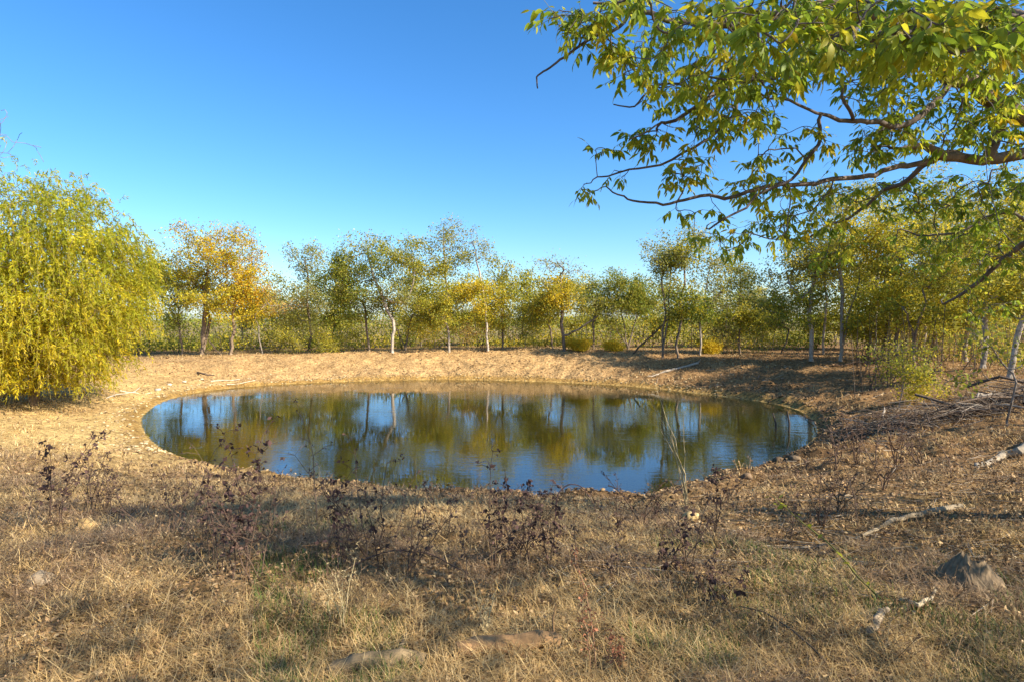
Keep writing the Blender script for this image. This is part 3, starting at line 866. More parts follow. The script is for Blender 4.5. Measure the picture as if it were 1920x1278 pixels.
    # tip clusters seen in the picture: (cx, cy, rx, ry, near, far, count)
    reg = [(1240, 20, 150, 34, 2.8, 3.7, 26), (1075, 30, 50, 34, 3.2, 3.6, 14), (1120, 70, 40, 30, 3.4, 3.6, 7), (1430, 40, 130, 60, 2.2, 4.2, 50), (1620, 50, 130, 60, 2.2, 4.6, 60), (1800, 55, 130, 60, 2.0, 4.8, 70),
           (1190, 110, 60, 44, 3.4, 3.8, 9), (1290, 110, 110, 62, 3.0, 4.2, 42), (1400, 170, 90, 62, 3.2, 4.4, 38), (1250, 165, 50, 34, 3.8, 4.2, 8), (1330, 230, 66, 40, 3.8, 4.4, 18),
           (1235, 270, 56, 36, 3.9, 4.2, 10), (1130, 280, 24, 10, 4.0, 4.2, 2), (1112, 350, 22, 18, 4.2, 4.5, 3), (1165, 322, 24, 12, 4.0, 4.3, 2), (1270, 340, 26, 44, 4.2, 4.5, 7), (1300, 310, 40, 30, 4.0, 4.4, 7),
           (1520, 110, 66, 44, 3.4, 4.4, 18), (1420, 268, 46, 56, 4.0, 4.6, 14), (1530, 250, 34, 24, 4.2, 4.4, 5), (1640, 170, 60, 46, 4.0, 5.0, 18), (1700, 120, 80, 50, 3.6, 5.0, 24),
           (1640, 270, 56, 36, 4.6, 5.2, 18), (1740, 220, 80, 60, 4.4, 5.8, 34), (1860, 150, 70, 70, 3.8, 5.4, 36), (1860, 240, 60, 50, 4.6, 5.8, 22),
           (1430, 350, 66, 32, 4.4, 5.0, 16), (1540, 380, 80, 44, 4.8, 6.0, 26), (1310, 405, 50, 18, 4.3, 4.6, 5), (1345, 455, 50, 26, 4.3, 5.2, 8), (1440, 425, 60, 36, 4.6, 6.0, 16), (1550, 450, 70, 40, 5.4, 6.6, 14),
           (1680, 370, 70, 40, 5.4, 6.6, 18), (1800, 380, 90, 56, 5.6, 7.0, 36), (1880, 340, 50, 50, 5.6, 6.6, 16), (1760, 470, 100, 40, 6.4, 7.8, 26), (1870, 460, 56, 60, 6.2, 7.4, 20), (1840, 560, 70, 40, 6.8, 8.0, 12)]
    pts = []
    for cx, cy, rx, ry, d0, d1, n in reg:
        n = int(n * (1.7 if cx > 1600 else 1.25))
        a = rng.random(n) * 2 * np.pi; r = np.sqrt(rng.random(n))
        for q in range(n):
            pts.append(at(cx + rx * r[q] * math.cos(a[q]), cy + ry * r[q] * math.sin(a[q]), rng.uniform(d0, d1)))
    nvis = len(pts)
    # unseen rest of the crown, set off the trunk to shade the near bank
    c = base + np.array([-1.0, -2.6, 5.3]); rad = np.array([5.6, 6.0, 3.9])
    q = unit(rng.normal(size=(3600, 3))) * (rng.random((3600, 1)) ** 0.4)
    off = c + q * rad
    u, v_, dp = project(off)
    hid = (off[:, 1] < 0.2) | (u > 1990) | (v_ < -70) | (u < -80)
    off = off[hid & (np.linalg.norm(off - np.array([0, 0, EYE]), axis=1) > 2.0)][:520]
    pts = np.array(pts + list(off))
    P, par, order = mst(P0, par0, pts, 0.16, 4)
    n0 = len(P0)
    # radii: seeds keep their own, twigs by what they carry
    R = np.zeros(len(P)); acc = np.zeros(len(P)); ex = 2.1; tip = 0.0026
    for k in reversed(order):
        R[k] = max(acc[k], tip ** ex) ** (1 / ex)
        if k < n0: R[k] = Rm[k]
        elif par[k] >= n0: acc[par[k]] += R[k] ** ex
    R[n0:] = np.minimum(R[n0:], 0.03)
    gr = np.zeros(len(P), int)
    for k in order: gr[k] = grp[k] if k < n0 else gr[par[k]]
    P2, par2, R2 = subdivide(P, par, R, rng, 0.07); gr = np.concatenate([gr, gr[par >= 0]])
    old = par2
    P2, par2, R2 = subdivide(P2, par2, R2, rng, 0.04); gr = np.concatenate([gr, gr[old >= 0]])
    V, f, e, kids = tubes(P2, par2, R2, 7)
    root = empty('overhanging_tree', base)
    mf = np.clip((R2[kids][e] - 0.008) / 0.03, 0, 1)[:, None]
    bcol = np.array([0.20, 0.145, 0.105]) * mf + np.array([0.15, 0.125, 0.115]) * (1 - mf)
    E = len(kids)
    trunk_ob = None
    ring_f = f.reshape(E, 7, 4)[0]
    for gid in range(gr.max() + 1):            # the trunk, then each limb with its twigs
        sel = np.where(gr[kids] == gid)[0]
        if not len(sel): continue
        TB = Geo()
        TB.add(V.reshape(E, 14, 3)[sel].reshape(-1, 3), [(np.arange(len(sel))[:, None, None] * 14 + ring_f[None]).reshape(-1, 4)], bcol.reshape(E, 14, 3)[sel].reshape(-1, 3))
        o = link('trunk' if gid == 0 else 'limb', TB.mesh('limb', base, True), M_BARK, root if gid == 0 else trunk_ob)
        if gid == 0: trunk_ob = o
    # leaf sprays: a thin stalk with paired leaflets and one at the end
    pos = []; dirs = []; size = []; cols = []; stalkA = []; stalkB = []
    palette = np.array([(0.31, 0.38, 0.026), (0.37, 0.42, 0.028), (0.25, 0.33, 0.028), (0.45, 0.45, 0.03), (0.54, 0.48, 0.03), (0.20, 0.275, 0.024)])
    yellow = np.array([(0.62, 0.43, 0.02), (0.55, 0.42, 0.03)])
    for i in range(nvis):
        p = P[n0 + i]
        pp = P[par[n0 + i]]
        ns = int(rng.integers(2, 5))
        tcol = palette[rng.integers(0, len(palette))]
        for s_ in range(ns):
            t = rng.random() * 0.55 if s_ else 0
            o = p * (1 - t) + pp * t
            d = rng.normal(size=3) * np.array([1, 1, 0.4]) + unit(p - pp) * 0.7 + np.array([0, 0, -0.55])
            d = d / np.linalg.norm(d)
            ln = rng.uniform(0.08, 0.15)
            end = o + d * ln
            stalkA.append(o); stalkB.append(end)
            side = np.cross(d, [0, 0, 1]); side = side / max(1e-6, np.linalg.norm(side))
            sprc = yellow[rng.integers(0, 2)] if rng.random() < 0.05 else tcol
            pairs = int(rng.integers(1, 4))
            Ll = rng.uniform(0.045, 0.08)
            ents = [(1.0, d)]
            for a_ in range(pairs):
                fr = 0.45 + 0.5 * a_ / max(1, pairs)
                for sg in (-1, 1):
                    ents.append((fr, d * 0.5 + side * sg * 0.75 + np.array([0, 0, -0.45])))
            for fr, dd in ents:
                dd = dd + rng.normal(size=3) * 0.22 + np.array([0, 0, -0.25])
                pos.append(o + d * ln * fr); dirs.append(dd / np.linalg.norm(dd))
                size.append(Ll * rng.uniform(0.75, 1.2))
                cc = palette[rng.integers(0, len(palette))] if rng.random() < 0.3 else sprc
                cols.append(cc * rng.uniform(0.8, 1.2))
    pos = np.array(pos); dirs = unit(np.array(dirs)); size = np.array(size); cols = np.array(cols)
    side = unit(np.cross(np.array([0, 0, 1.0]), dirs) + rng.normal(size=dirs.shape) * 0.55)
    side = unit(side - dirs * np.sum(side * dirs, 1, keepdims=True))
    nrm = np.cross(dirs, side)
    u, v_, dp = project(pos + dirs * size[:, None] * 0.5)
    inside = (u > -10) & (u < 1930) & (v_ > -10) & (v_ < 1290)
    score = np.where(inside, size / dp, 0)
    big = np.argsort(-score)[:300]
    isbig = np.zeros(len(pos), bool); isbig[big] = True
    V0, tri, qd = leaflet_mesh(rng)
    def build(sel):
        W = pos[sel][:, None, :] + size[sel][:, None, None] * (V0[None, :, :1] * dirs[sel][:, None, :] + V0[None, :, 1:2] * side[sel][:, None, :] + V0[None, :, 2:3] * nrm[sel][:, None, :])
        m = len(sel); k = len(V0)
        b = np.arange(m)[:, None, None] * k
        return W.reshape(-1, 3), [(b + tri[None]).reshape(-1, 3), (b + qd[None]).reshape(-1, 4)], np.repeat(cols[sel], k, 0)
    LV = Geo()
    LV.add(*build(np.where(~isbig)[0]))
    # leaves of the crown out of the picture, simpler
    rest = P[n0 + nvis:]
    rep = np.repeat(np.arange(len(rest)), 34)
    m = len(rep)
    lp = rest[rep] + rng.normal(size=(m, 3)) * 0.21
    u, v_, dp = project(lp)
    ok = ~((u > -20) & (u < 1940) & (v_ > -20) & (v_ < 1300) & (lp[:, 1] > 0))
    lp = lp[ok]; m = len(lp)
    Ld = rng.uniform(0.09, 0.15, m)
    V, f = leaf_diamonds(lp, rng.normal(size=(m, 3)) + np.array([0, 0, -0.5]), rng.normal(size=(m, 3)), Ld, Ld * 0.45)
    LV.add(V, [f], np.repeat(palette[rng.integers(0, len(palette), m)], 4, 0))
    cr = link('foliage', LV.mesh('foliage', base), M_NEAR, root)
    tag(cr, kind='stuff')
    # stalks
    a = np.array(stalkA); b = np.array(stalkB)
    SP = np.concatenate([a, b]); spar = np.concatenate([np.full(len(a), -1), np.arange(len(a))])
    d = unit(b - a); s1 = unit(np.cross(d, np.array([0.3, 0.2, 1.0]))) * 0.0016; s2 = np.cross(d, s1)
    V = np.stack([a + s1, a - s1 * 0.5 + s2, a - s1 * 0.5 - s2, b + s1 * 0.6, b - s1 * 0.3 + s2 * 0.6, b - s1 * 0.3 - s2 * 0.6], 1).reshape(-1, 3)
    i = np.arange(len(a))[:, None] * 6
    f = np.concatenate([i + np.array([[0, 1, 4, 3]]), i + np.array([[1, 2, 5, 4]]), i + np.array([[2, 0, 3, 5]])])
    SG = Geo(); SG.add(V, [f], np.array([0.20, 0.19, 0.04]))
    link('leaf_stalks', SG.mesh('leaf_stalks', base), M_DEAD, root)
    # the 300 leaves that show largest, one object each on a few shared meshes
    shared = []
    for k in range(10):
        cc = (list(palette) + [palette[1] * 1.15, palette[3] * 1.1, yellow[0], yellow[1]])[k]
        VV, t3, q4 = leaflet_mesh(rng, 0.15 + 0.04 * (k % 4), 0.08 + 0.05 * (k % 5))
        me = mesh_from('leaf', VV, [t3, q4], np.tile(np.array(cc), (len(VV), 1)))
        me.materials.append(M_NEAR)
        shared.append((np.array(cc), me))
    from mathutils import Matrix
    for j in big:
        k = int(np.argmin([np.linalg.norm(s[0] - cols[j]) for s in shared]))
        o = bpy.data.objects.new('leaf', shared[k][1])
        C.objects.link(o); o.parent = root
        Mx = np.eye(4); Mx[:3, 0] = dirs[j] * size[j]; Mx[:3, 1] = side[j] * size[j]; Mx[:3, 2] = nrm[j] * size[j]; Mx[:3, 3] = pos[j] - base
        o.matrix_local = Matrix(Mx.tolist())
    tag(root, 'near tree whose leafy limbs hang in from the upper right', 'tree')
make_near_tree()

# ------------------------------------------------------------------ undergrowth behind the bank
def scrub(name, label, cat, spots, seed, kind='stuff', leaf=0.2, per=1):
    """spots: function(rng) -> pos (n,3), col (n,3)"""
    rng = np.random.default_rng(seed)
    pos, col, stems = spots(rng)
    n = len(pos)
    L = leaf * rng.uniform(0.6, 1.35, n)
    V, f = leaf_diamonds(pos, rng.normal(size=(n, 3)) + np.array([0, 0, 0.2]), rng.normal(size=(n, 3)), L, L * 0.55)
    g = Geo(); g.add(V, [f], np.repeat(col, 4, 0))
    if stems is not None:
        a, b, r, sc = stems
        P = np.concatenate([a, b]); par = np.concatenate([np.full(len(a), -1), np.arange(len(a))])
        R = np.concatenate([r, r * 0.4])
        V, f, e, kids = tubes(P, par, R, 3)
        g.add(V, [f], sc)
    o = link(name, g.mesh(name), M_LEAF)
    tag(o, label, cat, kind=kind)
    return o

def wood_spots(rng):
    n = 78000
    d = rng.uniform(49, 66, n)
    px = rng.uniform(-120, 2040, n)
    X = (px - 960) / F * d
    top = 0.5 + 4.6 * noise(X, d, 3.6, 11, 2) ** 1.6 + 1.0 * noise(X, d, 1.3, 12)
    top = top * np.where(px > 1560, 1.8, 1.0) * np.where(px < 520, 1.15, 1) * (0.35 + 0.75 * sstep(0.36, 0.52, noise(X, d, 6.5, 17, 2)))
    h = top * rng.random(n) ** 0.75
    z = land(X, d, detail=False) + 0.05 + h
    pick_ = noise(X, d, 3.0, 13)
    cols = np.where((pick_ < 0.42)[:, None], pick(rng, 'green+olive', n), np.where((pick_ < 0.56)[:, None], pick(rng, 'olive+ygreen', n), pick(rng, 'ygreen+yellow+grey', n)))
    cols = cols * rng.uniform(0.75, 1.2, (n, 1))
    m = 500
    ds = rng.uniform(48, 72, m); pxs = rng.uniform(-100, 2020, m); Xs = (pxs - 960) / F * ds
    a = np.stack([Xs, ds, land(Xs, ds, detail=False) - 0.05], 1)
    b = a + np.stack([rng.normal(size=m) * 0.6, rng.normal(size=m) * 0.5, rng.uniform(1.4, 4.0, m)], 1)
    return np.stack([X, d, z], 1), cols, (a, b, rng.uniform(0.02, 0.05, m), np.array([0.13, 0.10, 0.07]))
scrub('woodland_undergrowth', 'green and yellow scrub filling the wood behind the far bank', 'undergrowth', wood_spots, 401)

def far_line(rng):
    n = 16000
    d = rng.uniform(150, 210, n)
    px = rng.uniform(-300, 2220, n)
    X = (px - 960) / F * d
    top = 2.0 + 4.0 * noise(X, d * 0 + 3, 16.0, 14)
    z = land(X, d, detail=False) + top * rng.random(n) ** 0.7
    return np.stack([X, d, z], 1), pick(rng, 'green+olive', n), None
scrub('distant_treeline', 'low dark green line of far trees on the horizon', 'woodland', far_line, 402, leaf=0.8)

def right_under(rng):
    n = 36000
    d = rng.uniform(24, 48, n)
    px = 1590 + (2080 - 1590) * rng.random(n) ** 0.8
    X = (px - 960) / F * d
    sdv = shore_dist(X, d)
    ok = sdv > 9.5
    X = X[ok]; d = d[ok]; px = px[ok]; n = len(X)
    dens = noise(X, d, 2.2, 15)
    ok = dens > 0.40
    X = X[ok]; d = d[ok]; n = len(X)
    top = 0.5 + 2.6 * noise(X, d, 2.6, 16) * sstep(24, 36, d) + 0.3
    z = land(X, d, detail=False) + 0.03 + top * rng.random(n)
    m = 420
    ds = rng.uniform(25, 46, m); pxs = rng.uniform(1600, 2060, m); Xs = (pxs - 960) / F * ds
    a = np.stack([Xs, ds, land(Xs, ds, detail=False) - 0.05], 1)
    b = a + np.stack([rng.normal(size=m) * 0.5, rng.normal(size=m) * 0.5, rng.uniform(0.8, 3.6, m)], 1)
    return np.stack([X, d, z], 1), pick(rng, 'ygreen+olive+brown', n) * rng.uniform(0.75, 1.2, (n, 1)), (a, b, rng.uniform(0.012, 0.03, m), np.array([0.17, 0.125, 0.085]))
scrub('thicket_undergrowth', 'tangled yellow green undergrowth between the right thicket trunks', 'undergrowth', right_under, 403, leaf=0.11)

# single shrubs at the foot of the trees
G_SHRUB = 'shrubs along the top of the far bank'
shrubs = [(545, 46.0, 46, 30, 'ygreen+grey', 'low grey green shrub right of the pale sapling', 1.0),
          (600, 45.5, 40, 34, 'olive+ygreen', 'rounded olive shrub left of the pale forked trunk', 1.0),
          (650, 47.0, 36, 36, 'ygreen+olive', 'yellow green shrub in front of the dark slim trunk', 0.9),
          (815, 46.5, 44, 40, 'ygreen+yellow', 'bright yellow green shrub left of the tallest tree', 1.0),
          (878, 46.0, 36, 30, 'brown', 'brown twiggy shrub between the two tallest trees', 0.35),
          (985, 46.5, 44, 44, 'green+olive', 'dense green shrub left of the bare topped tree', 1.1),
          (1081, 44.5, 15, 10, 'yellow', 'small bright yellow bush right of the bare topped tree', 2.0),
          (1150, 43.5, 16, 9, 'yellow', 'small yellow bush below the bushy dark green tree', 1.2),
          (1332, 41.0, 18, 11, 'yellow', 'small pale yellow bush right of the forked pale branches', 1.6),
          (1350, 42.0, 34, 34, 'brown+grey', 'dry brownish shrub behind the small yellow bush', 0.6),
          (1420, 43.0, 40, 34, 'ygreen+grey', 'airy yellow green shrub at the open gap', 0.8)]
for i, (px, dep, rx, ry, pal, lb, lf) in enumerate(shrubs):
    zb = land1((px - 960) / F * dep, dep)
    by = project(np.array([(px - 960) / F * dep, dep, zb]))[1]
    make_tree('shrub', lb, px, dep, [(px, float(by) - ry * 0.95, rx, ry, 60, pal, lf)], 0.03, 500 + i, trunk=[(px, float(by) - ry * 0.6), (px + 2, float(by) - ry)],
              leaf=0.10, lpt=34, group=G_SHRUB, cat='shrub', tipr=0.006, spread=0.16, bark='brown', sides=3)
# saplings nearer on the right bank
make_tree('sapling', 'feathery green sapling standing on the right bank', 1690, 21.5,
          [(1690, 700, 56, 52, 70, 'olive+ygreen', 0.9), (1720, 740, 40, 34, 30, 'ygreen+yellow', 0.8)], 0.028, 540, trunk=[(1692, 735), (1695, 700), (1690, 660)], leaf=0.085, lpt=24, cat='sapling', tipr=0.005, spread=0.16, bark='brown', sides=4)
make_tree('bare_shrub', 'bare arching shrub above the brush pile at right edge', 1893, 15.5,
          [(1850, 640, 70, 40, 34, 'olive', 0.10), (1800, 700, 40, 20, 8, 'olive', 0.2), (1925, 650, 40, 60, 18, 'olive', 0.1)], 0.035, 541,
          trunk=[(1892, 715), (1888, 690), (1868, 668), (1840, 640), (1812, 600)], extra=[(3, [(1905, 685), (1935, 665)]), (2, [(1865, 712), (1830, 693), (1790, 708), (1768, 722)])], bark='brown', cat='shrub', tipr=0.005, sides=5)

# ------------------------------------------------------------------ grass, litter, clods
def blades(pos, az, l1, bend, L, W):
    h = np.stack([np.cos(az), np.sin(az), np.zeros(len(az))], 1); z = np.array([0, 0, 1.0])
    s = np.stack([-np.sin(az), np.cos(az), np.zeros(len(az))], 1) * (W * 0.5)[:, None]
    def step(a): return h * np.sin(a)[:, None] + z * np.cos(a)[:, None]
    p1 = pos + step(l1) * (L * 0.5)[:, None]
    p2 = p1 + step(l1 + bend) * (L * 0.5)[:, None]
    V = np.stack([pos - s, pos + s, p1 + s * 0.8, p1 - s * 0.8, p2], 1).reshape(-1, 3)
    i = np.arange(len(az))[:, None] * 5
    return V, [i + np.array([[0, 1, 2, 3]]), i + np.array([[3, 2, 4]])]

STRAW = np.array([(0.60, 0.40, 0.165), (0.50, 0.325, 0.13), (0.68, 0.49, 0.23), (0.42, 0.275, 0.115), (0.35, 0.225, 0.10), (0.54, 0.345, 0.125)])
GREY = np.array([(0.32, 0.205, 0.11), (0.24, 0.15, 0.08), (0.41, 0.285, 0.16), (0.18, 0.11, 0.06)])
GREEN = np.array([(0.10, 0.145, 0.03), (0.14, 0.17, 0.035), (0.075, 0.115, 0.03), (0.20, 0.20, 0.05)])

def fore_grass():
    rng = np.random.default_rng(601)
    # tufts
    nt_ = 7000
    d = np.exp(rng.uniform(math.log(2.1), math.log(13.0), nt_))
    X = rng.uniform(-1, 1, nt_) * (0.93 * d + 0.8)
    sdv = shore_dist(X, d)
    grow = noise(X, d, 1.5, 71)
    wear = 0.36 + 0.20 * sstep(0.8, 3.0, X) * sstep(3.5, 6.0, d) + 0.08 * sstep(1.0, 3.0, X)
    ok = (sdv > 1.7 + 1.6 * noise(X, d, 1.1, 61)) & (grow > wear)
    X = X[ok]; d = d[ok]; grow = grow[ok]
    per = 20
    m = len(X) * per
    cx = np.repeat(X, per); cd = np.repeat(d, per); cg = np.repeat(grow, per)
    sp = np.repeat(rng.uniform(0.03, 0.13, len(X)), per)
    x = cx + rng.normal(size=m) * sp; y = cd + rng.normal(size=m) * sp
    pos = np.stack([x, y, land(x, y) - 0.01], 1)
    az = np.arctan2(y - cd, x - cx) + rng.normal(size=m) * 0.8
    L = np.repeat(rng.uniform(0.04, 0.115, len(X)) * np.where(rng.random(len(X)) < 0.08, 2.0, 1), per) * rng.uniform(0.5, 1.25, m) * (0.6 + 0.8 * cg)
    l1 = np.abs(rng.normal(size=m)) * 0.7 + 0.3
    bend = rng.uniform(0.2, 1.7, m)
    W = np.maximum(0.0020, 0.0009 * cd) * rng.uniform(0.7, 1.3, m)
    tone = noise(cx, cd, 1.0, 72) - 0.08 * sstep(1.0, 4.0, cx)
    base = np.where((rng.random(m) < sstep(0.37, 0.55, tone))[:, None], STRAW[rng.integers(0, 6, m)], GREY[rng.integers(0, 4, m)])
    g = Geo()
    V, f = blades(pos, az, l1, bend, L, W)
    g.add(V, f, np.repeat(base * rng.uniform(0.8, 1.2, (m, 1)), 5, 0))
    # matted blades lying every which way
    m = 135000
    d = np.exp(rng.uniform(math.log(2.1), math.log(13.5), m))
    X = rng.uniform(-1, 1, m) * (0.93 * d + 0.8)
    ok = (shore_dist(X, d) > 1.1 + 1.2 * noise(X, d, 1.1, 61)) & (noise(X, d, 0.8, 73) > 0.38 + 0.22 * sstep(1.0, 3.0, X) * sstep(3.5, 6.0, d))
    X = X[ok]; d = d[ok]; m = len(X)
    pos = np.stack([X, d, land(X, d) + rng.uniform(0.0, 0.05, m)], 1)
    l1 = rng.uniform(0.9, 1.5, m)
    L = rng.uniform(0.05, 0.17, m)
    W = np.maximum(0.0022, 0.0009 * d) * rng.uniform(0.7, 1.3, m)
    tone = noise(X, d, 1.0, 72) - 0.08 * sstep(1.0, 4.0, X)
    base = np.where((rng.random(m) < sstep(0.35, 0.55, tone))[:, None], STRAW[rng.integers(0, 6, m)], GREY[rng.integers(0, 4, m)])
    V, f = blades(pos, rng.uniform(0, 6.283, m), l1, rng.uniform(-0.3, 0.5, m), L, W)
    g.add(V, f, np.repeat(base * rng.uniform(0.8, 1.2, (m, 1)), 5, 0))
    o = link('dry_grass', g.mesh('dry_grass'), M_GRASS)
    tag(o, 'matted dry straw coloured grass covering the near bank', 'grass', kind='stuff')
    # green shoots low down in the middle and on the right
    m = 26000
    d = np.exp(rng.uniform(math.log(2.1), math.log(5.5), m))
    X = rng.uniform(-0.45, 0.95, m) * d
    ok = noise(X, d, 0.7, 75) > np.where(d < 3.2, 0.56, 0.66)
    X = X[ok]; d = d[ok]; m = len(X)
    pos = np.stack([X, d, land(X, d) - 0.005], 1)
    V, f = blades(pos, rng.uniform(0, 6.283, m), np.abs(rng.normal(size=m)) * 0.4, rng.uniform(0.2, 1.0, m), rng.uniform(0.05, 0.14, m), np.maximum(0.0035, 0.0013 * d))
    g2 = Geo(); g2.add(V, f, np.repeat(GREEN[rng.integers(0, 4, m)], 5, 0))
    o = link('green_grass', g2.mesh('green_grass'), M_GRASS)
    tag(o, 'short green grass shoots among the straw at the bottom edge', 'grass', kind='stuff')
fore_grass()


def dead_forbs():
    """short broken dead stems and their side twigs, too many to count"""
    rng = np.random.default_rng(606)
    n = 5200
    d = np.exp(rng.uniform(math.log(2.2), math.log(13.0), n))
    X = rng.uniform(-1, 1, n) * (0.93 * d + 0.6)
    ok = (shore_dist(X, d) > 1.2) & (noise(X, d, 1.1, 74) > 0.44)
    X = X[ok]; d = d[ok]; n = len(X)
    z = land(X, d) - 0.01
    H = rng.uniform(0.06, 0.26, n)
    a = np.stack([X, d, z], 1)
    b = a + np.stack([rng.normal(size=n) * 0.45 * H, rng.normal(size=n) * 0.45 * H, H], 1)
    r = np.maximum(0.0016, 0.0005 * d)
    A = [a]; B = [b]; Rr = [r]
    for k in range(5):
        t = rng.uniform(0.3, 1.0, (n, 1)); o = a * (1 - t) + b * t
        v = rng.normal(size=(n, 3)) * np.array([1, 1, 0.5]) + np.array([0, 0, 0.4])
        A.append(o); B.append(o + unit(v) * (H * rng.uniform(0.15, 0.45, n))[:, None]); Rr.append(r * 0.7)
    A = np.concatenate(A); B = np.concatenate(B); Rr = np.concatenate(Rr)
    m = len(A)
    V, f, e, kids = tubes(np.concatenate([A, B]), np.concatenate([np.full(m, -1), np.arange(m)]), np.concatenate([Rr, Rr * 0.6]), 3)
    pal = np.array([(0.19, 0.12, 0.06), (0.28, 0.18, 0.09), (0.13, 0.08, 0.045), (0.40, 0.28, 0.15), (0.33, 0.20, 0.10)])
    cc = np.tile(pal[rng.integers(0, 5, n)], (6, 1))
    g = Geo(); g.add(V, [f], cc[e])
    k = rng.integers(0, m, 16000)
    L = np.maximum(0.012, 0.0042 * A[k][:, 1]) * rng.uniform(0.6, 1.4, len(k))
    V, f = leaf_diamonds(B[k], rng.normal(size=(len(k), 3)), rng.normal(size=(len(k), 3)), L, L * 0.6)
    g.add(V, [f], np.repeat(cc[k] * rng.uniform(0.6, 1.3, (len(k), 1)), 4, 0))
    o = link('dead_forbs', g.mesh('dead_forbs'), M_DEAD)
    tag(o, 'short broken brown stems scattered through the near grass', 'dead plants', kind='stuff')
dead_forbs()

def bank_grass():
    rng = np.random.default_rng(602)
    m = 110000
    d = rng.uniform(12, 52, m)
    X = rng.uniform(-0.95, 0.95, m) * d
    sdv = shore_dist(X, d)
    a = np.degrees(np.arctan2(d - PC[1], X - PC[0]))
    left = (a > 150) | (a < -125)
    rightm = (a > -70) & (a < 40)
    dens = noise(X, d, 1.6, 81)
    ok = (sdv > np.where(left, 1.6, 1.3)) & (dens > np.where(left, 0.5, np.where(rightm, 0.55, 0.32))) & (sdv < 16)
    X = X[ok]; d = d[ok]; m = len(X); dens = dens[ok]
    pos = np.stack([X, d, land(X, d) - 0.01], 1)
    L = rng.uniform(0.05, 0.22, m) * (0.5 + dens)
    V, f = blades(pos, rng.uniform(0, 6.283, m), rng.uniform(0.2, 1.4, m), rng.uniform(0, 0.8, m), L, 0.0006 * d + 0.006)
    g = Geo(); g.add(V, f, np.repeat(STRAW[rng.integers(0, 6, m)] * rng.uniform(0.85, 1.2, (m, 1)), 5, 0))
    o = link('bank_grass', g.mesh('bank_grass'), M_GRASS)
    tag(o, 'thin dry grass scattered over the far and left banks', 'grass', kind='stuff')
bank_grass()

def litter():
    rng = np.random.default_rng(603)
    m = 120000
    d = np.exp(rng.uniform(math.log(2.2), math.log(46), m))
    px = rng.uniform(0, 1990, m)
    X = (px - 960) / F * d
    sdv = shore_dist(X, d)
    a = np.degrees(np.arctan2(d - PC[1], X - PC[0]))
    rightm = sstep(-95, -50, a) * (1 - sstep(80, 120, a))
    keep = (sdv > 0.35) & (sdv < 22) & (rng.random(m) < np.where(d < 12, 0.5, 0.28) + 0.9 * rightm)
    X = X[keep]; d = d[keep]; m = len(X)
    pos = np.stack([X, d, land(X, d) + 0.012], 1)
    dv = rng.normal(size=(m, 3)) * np.array([1, 1, 0.35])
    nn = np.array([0, 0, 1.0]) + rng.normal(size=(m, 3)) * 0.75
    L = (0.022 + 0.0030 * d) * rng.uniform(0.6, 1.5, m)
    V, f = leaf_diamonds(pos, dv, nn, L, L * rng.uniform(0.35, 0.7, m))
    pal = np.array([(0.33, 0.195, 0.085), (0.42, 0.26, 0.12), (0.25, 0.145, 0.065), (0.50, 0.34, 0.17), (0.16, 0.095, 0.048), (0.20, 0.12, 0.06)])
    g = Geo(); g.add(V, [f], np.repeat(pal[rng.integers(0, 6, m)], 4, 0))
    o = link('leaf_litter', g.mesh('leaf_litter'), M_DEAD)
    tag(o, 'brown fallen leaves littering the right bank', 'leaf litter', kind='stuff')
    # fine twigs on the right bank
    m = 3000
    d = np.exp(rng.uniform(math.log(3.5), math.log(36), m)); px = rng.uniform(900, 1980, m)
    X = (px - 960) / F * d
    a = np.degrees(np.arctan2(d - PC[1], X - PC[0])); sdv = shore_dist(X, d)
    ok = (sdv > 0.5) & (a > -85) & (a < 60)
    X = X[ok]; d = d[ok]; m = len(X)
    A = np.stack([X, d, land(X, d) + 0.02], 1)
    an = rng.uniform(0, 6.283, m); ln = rng.uniform(0.15, 0.7, m)
    bx = X + np.cos(an) * ln; by = d + np.sin(an) * ln
    B = np.stack([bx, by, land(bx, by) + 0.03], 1)
    r = np.maximum(0.003, 0.0004 * d) * rng.uniform(0.7, 1.6, m)
    V, f, e, kids = tubes(np.concatenate([A, B]), np.concatenate([np.full(m, -1), np.arange(m)]), np.concatenate([r, r * 0.6]), 3)
    tc = np.array([(0.30, 0.24, 0.18), (0.20, 0.14, 0.09), (0.42, 0.35, 0.26), (0.13, 0.09, 0.06)])[rng.integers(0, 4, m)]
    g = Geo(); g.add(V, [f], tc[e])
    o = link('fallen_twigs', g.mesh('fallen_twigs'), M_WOOD)
    tag(o, 'small fallen twigs strewn over the right bank', 'twigs', kind='stuff')
litter()

def rock_template(rng, sub=1):
    bm = bmesh.new()
    bmesh.ops.create_icosphere(bm, subdivisions=sub, radius=1.0)
    V = np.array([v.co[:] for v in bm.verts]); Fc = np.array([[v.index for v in f.verts] for f in bm.faces])
    bm.free()
    V = V * (1 + rng.uniform(-0.28, 0.28, (len(V), 1))) * np.array([1.0, rng.uniform(0.6, 0.9), rng.uniform(0.45, 0.7)])
    return V, Fc

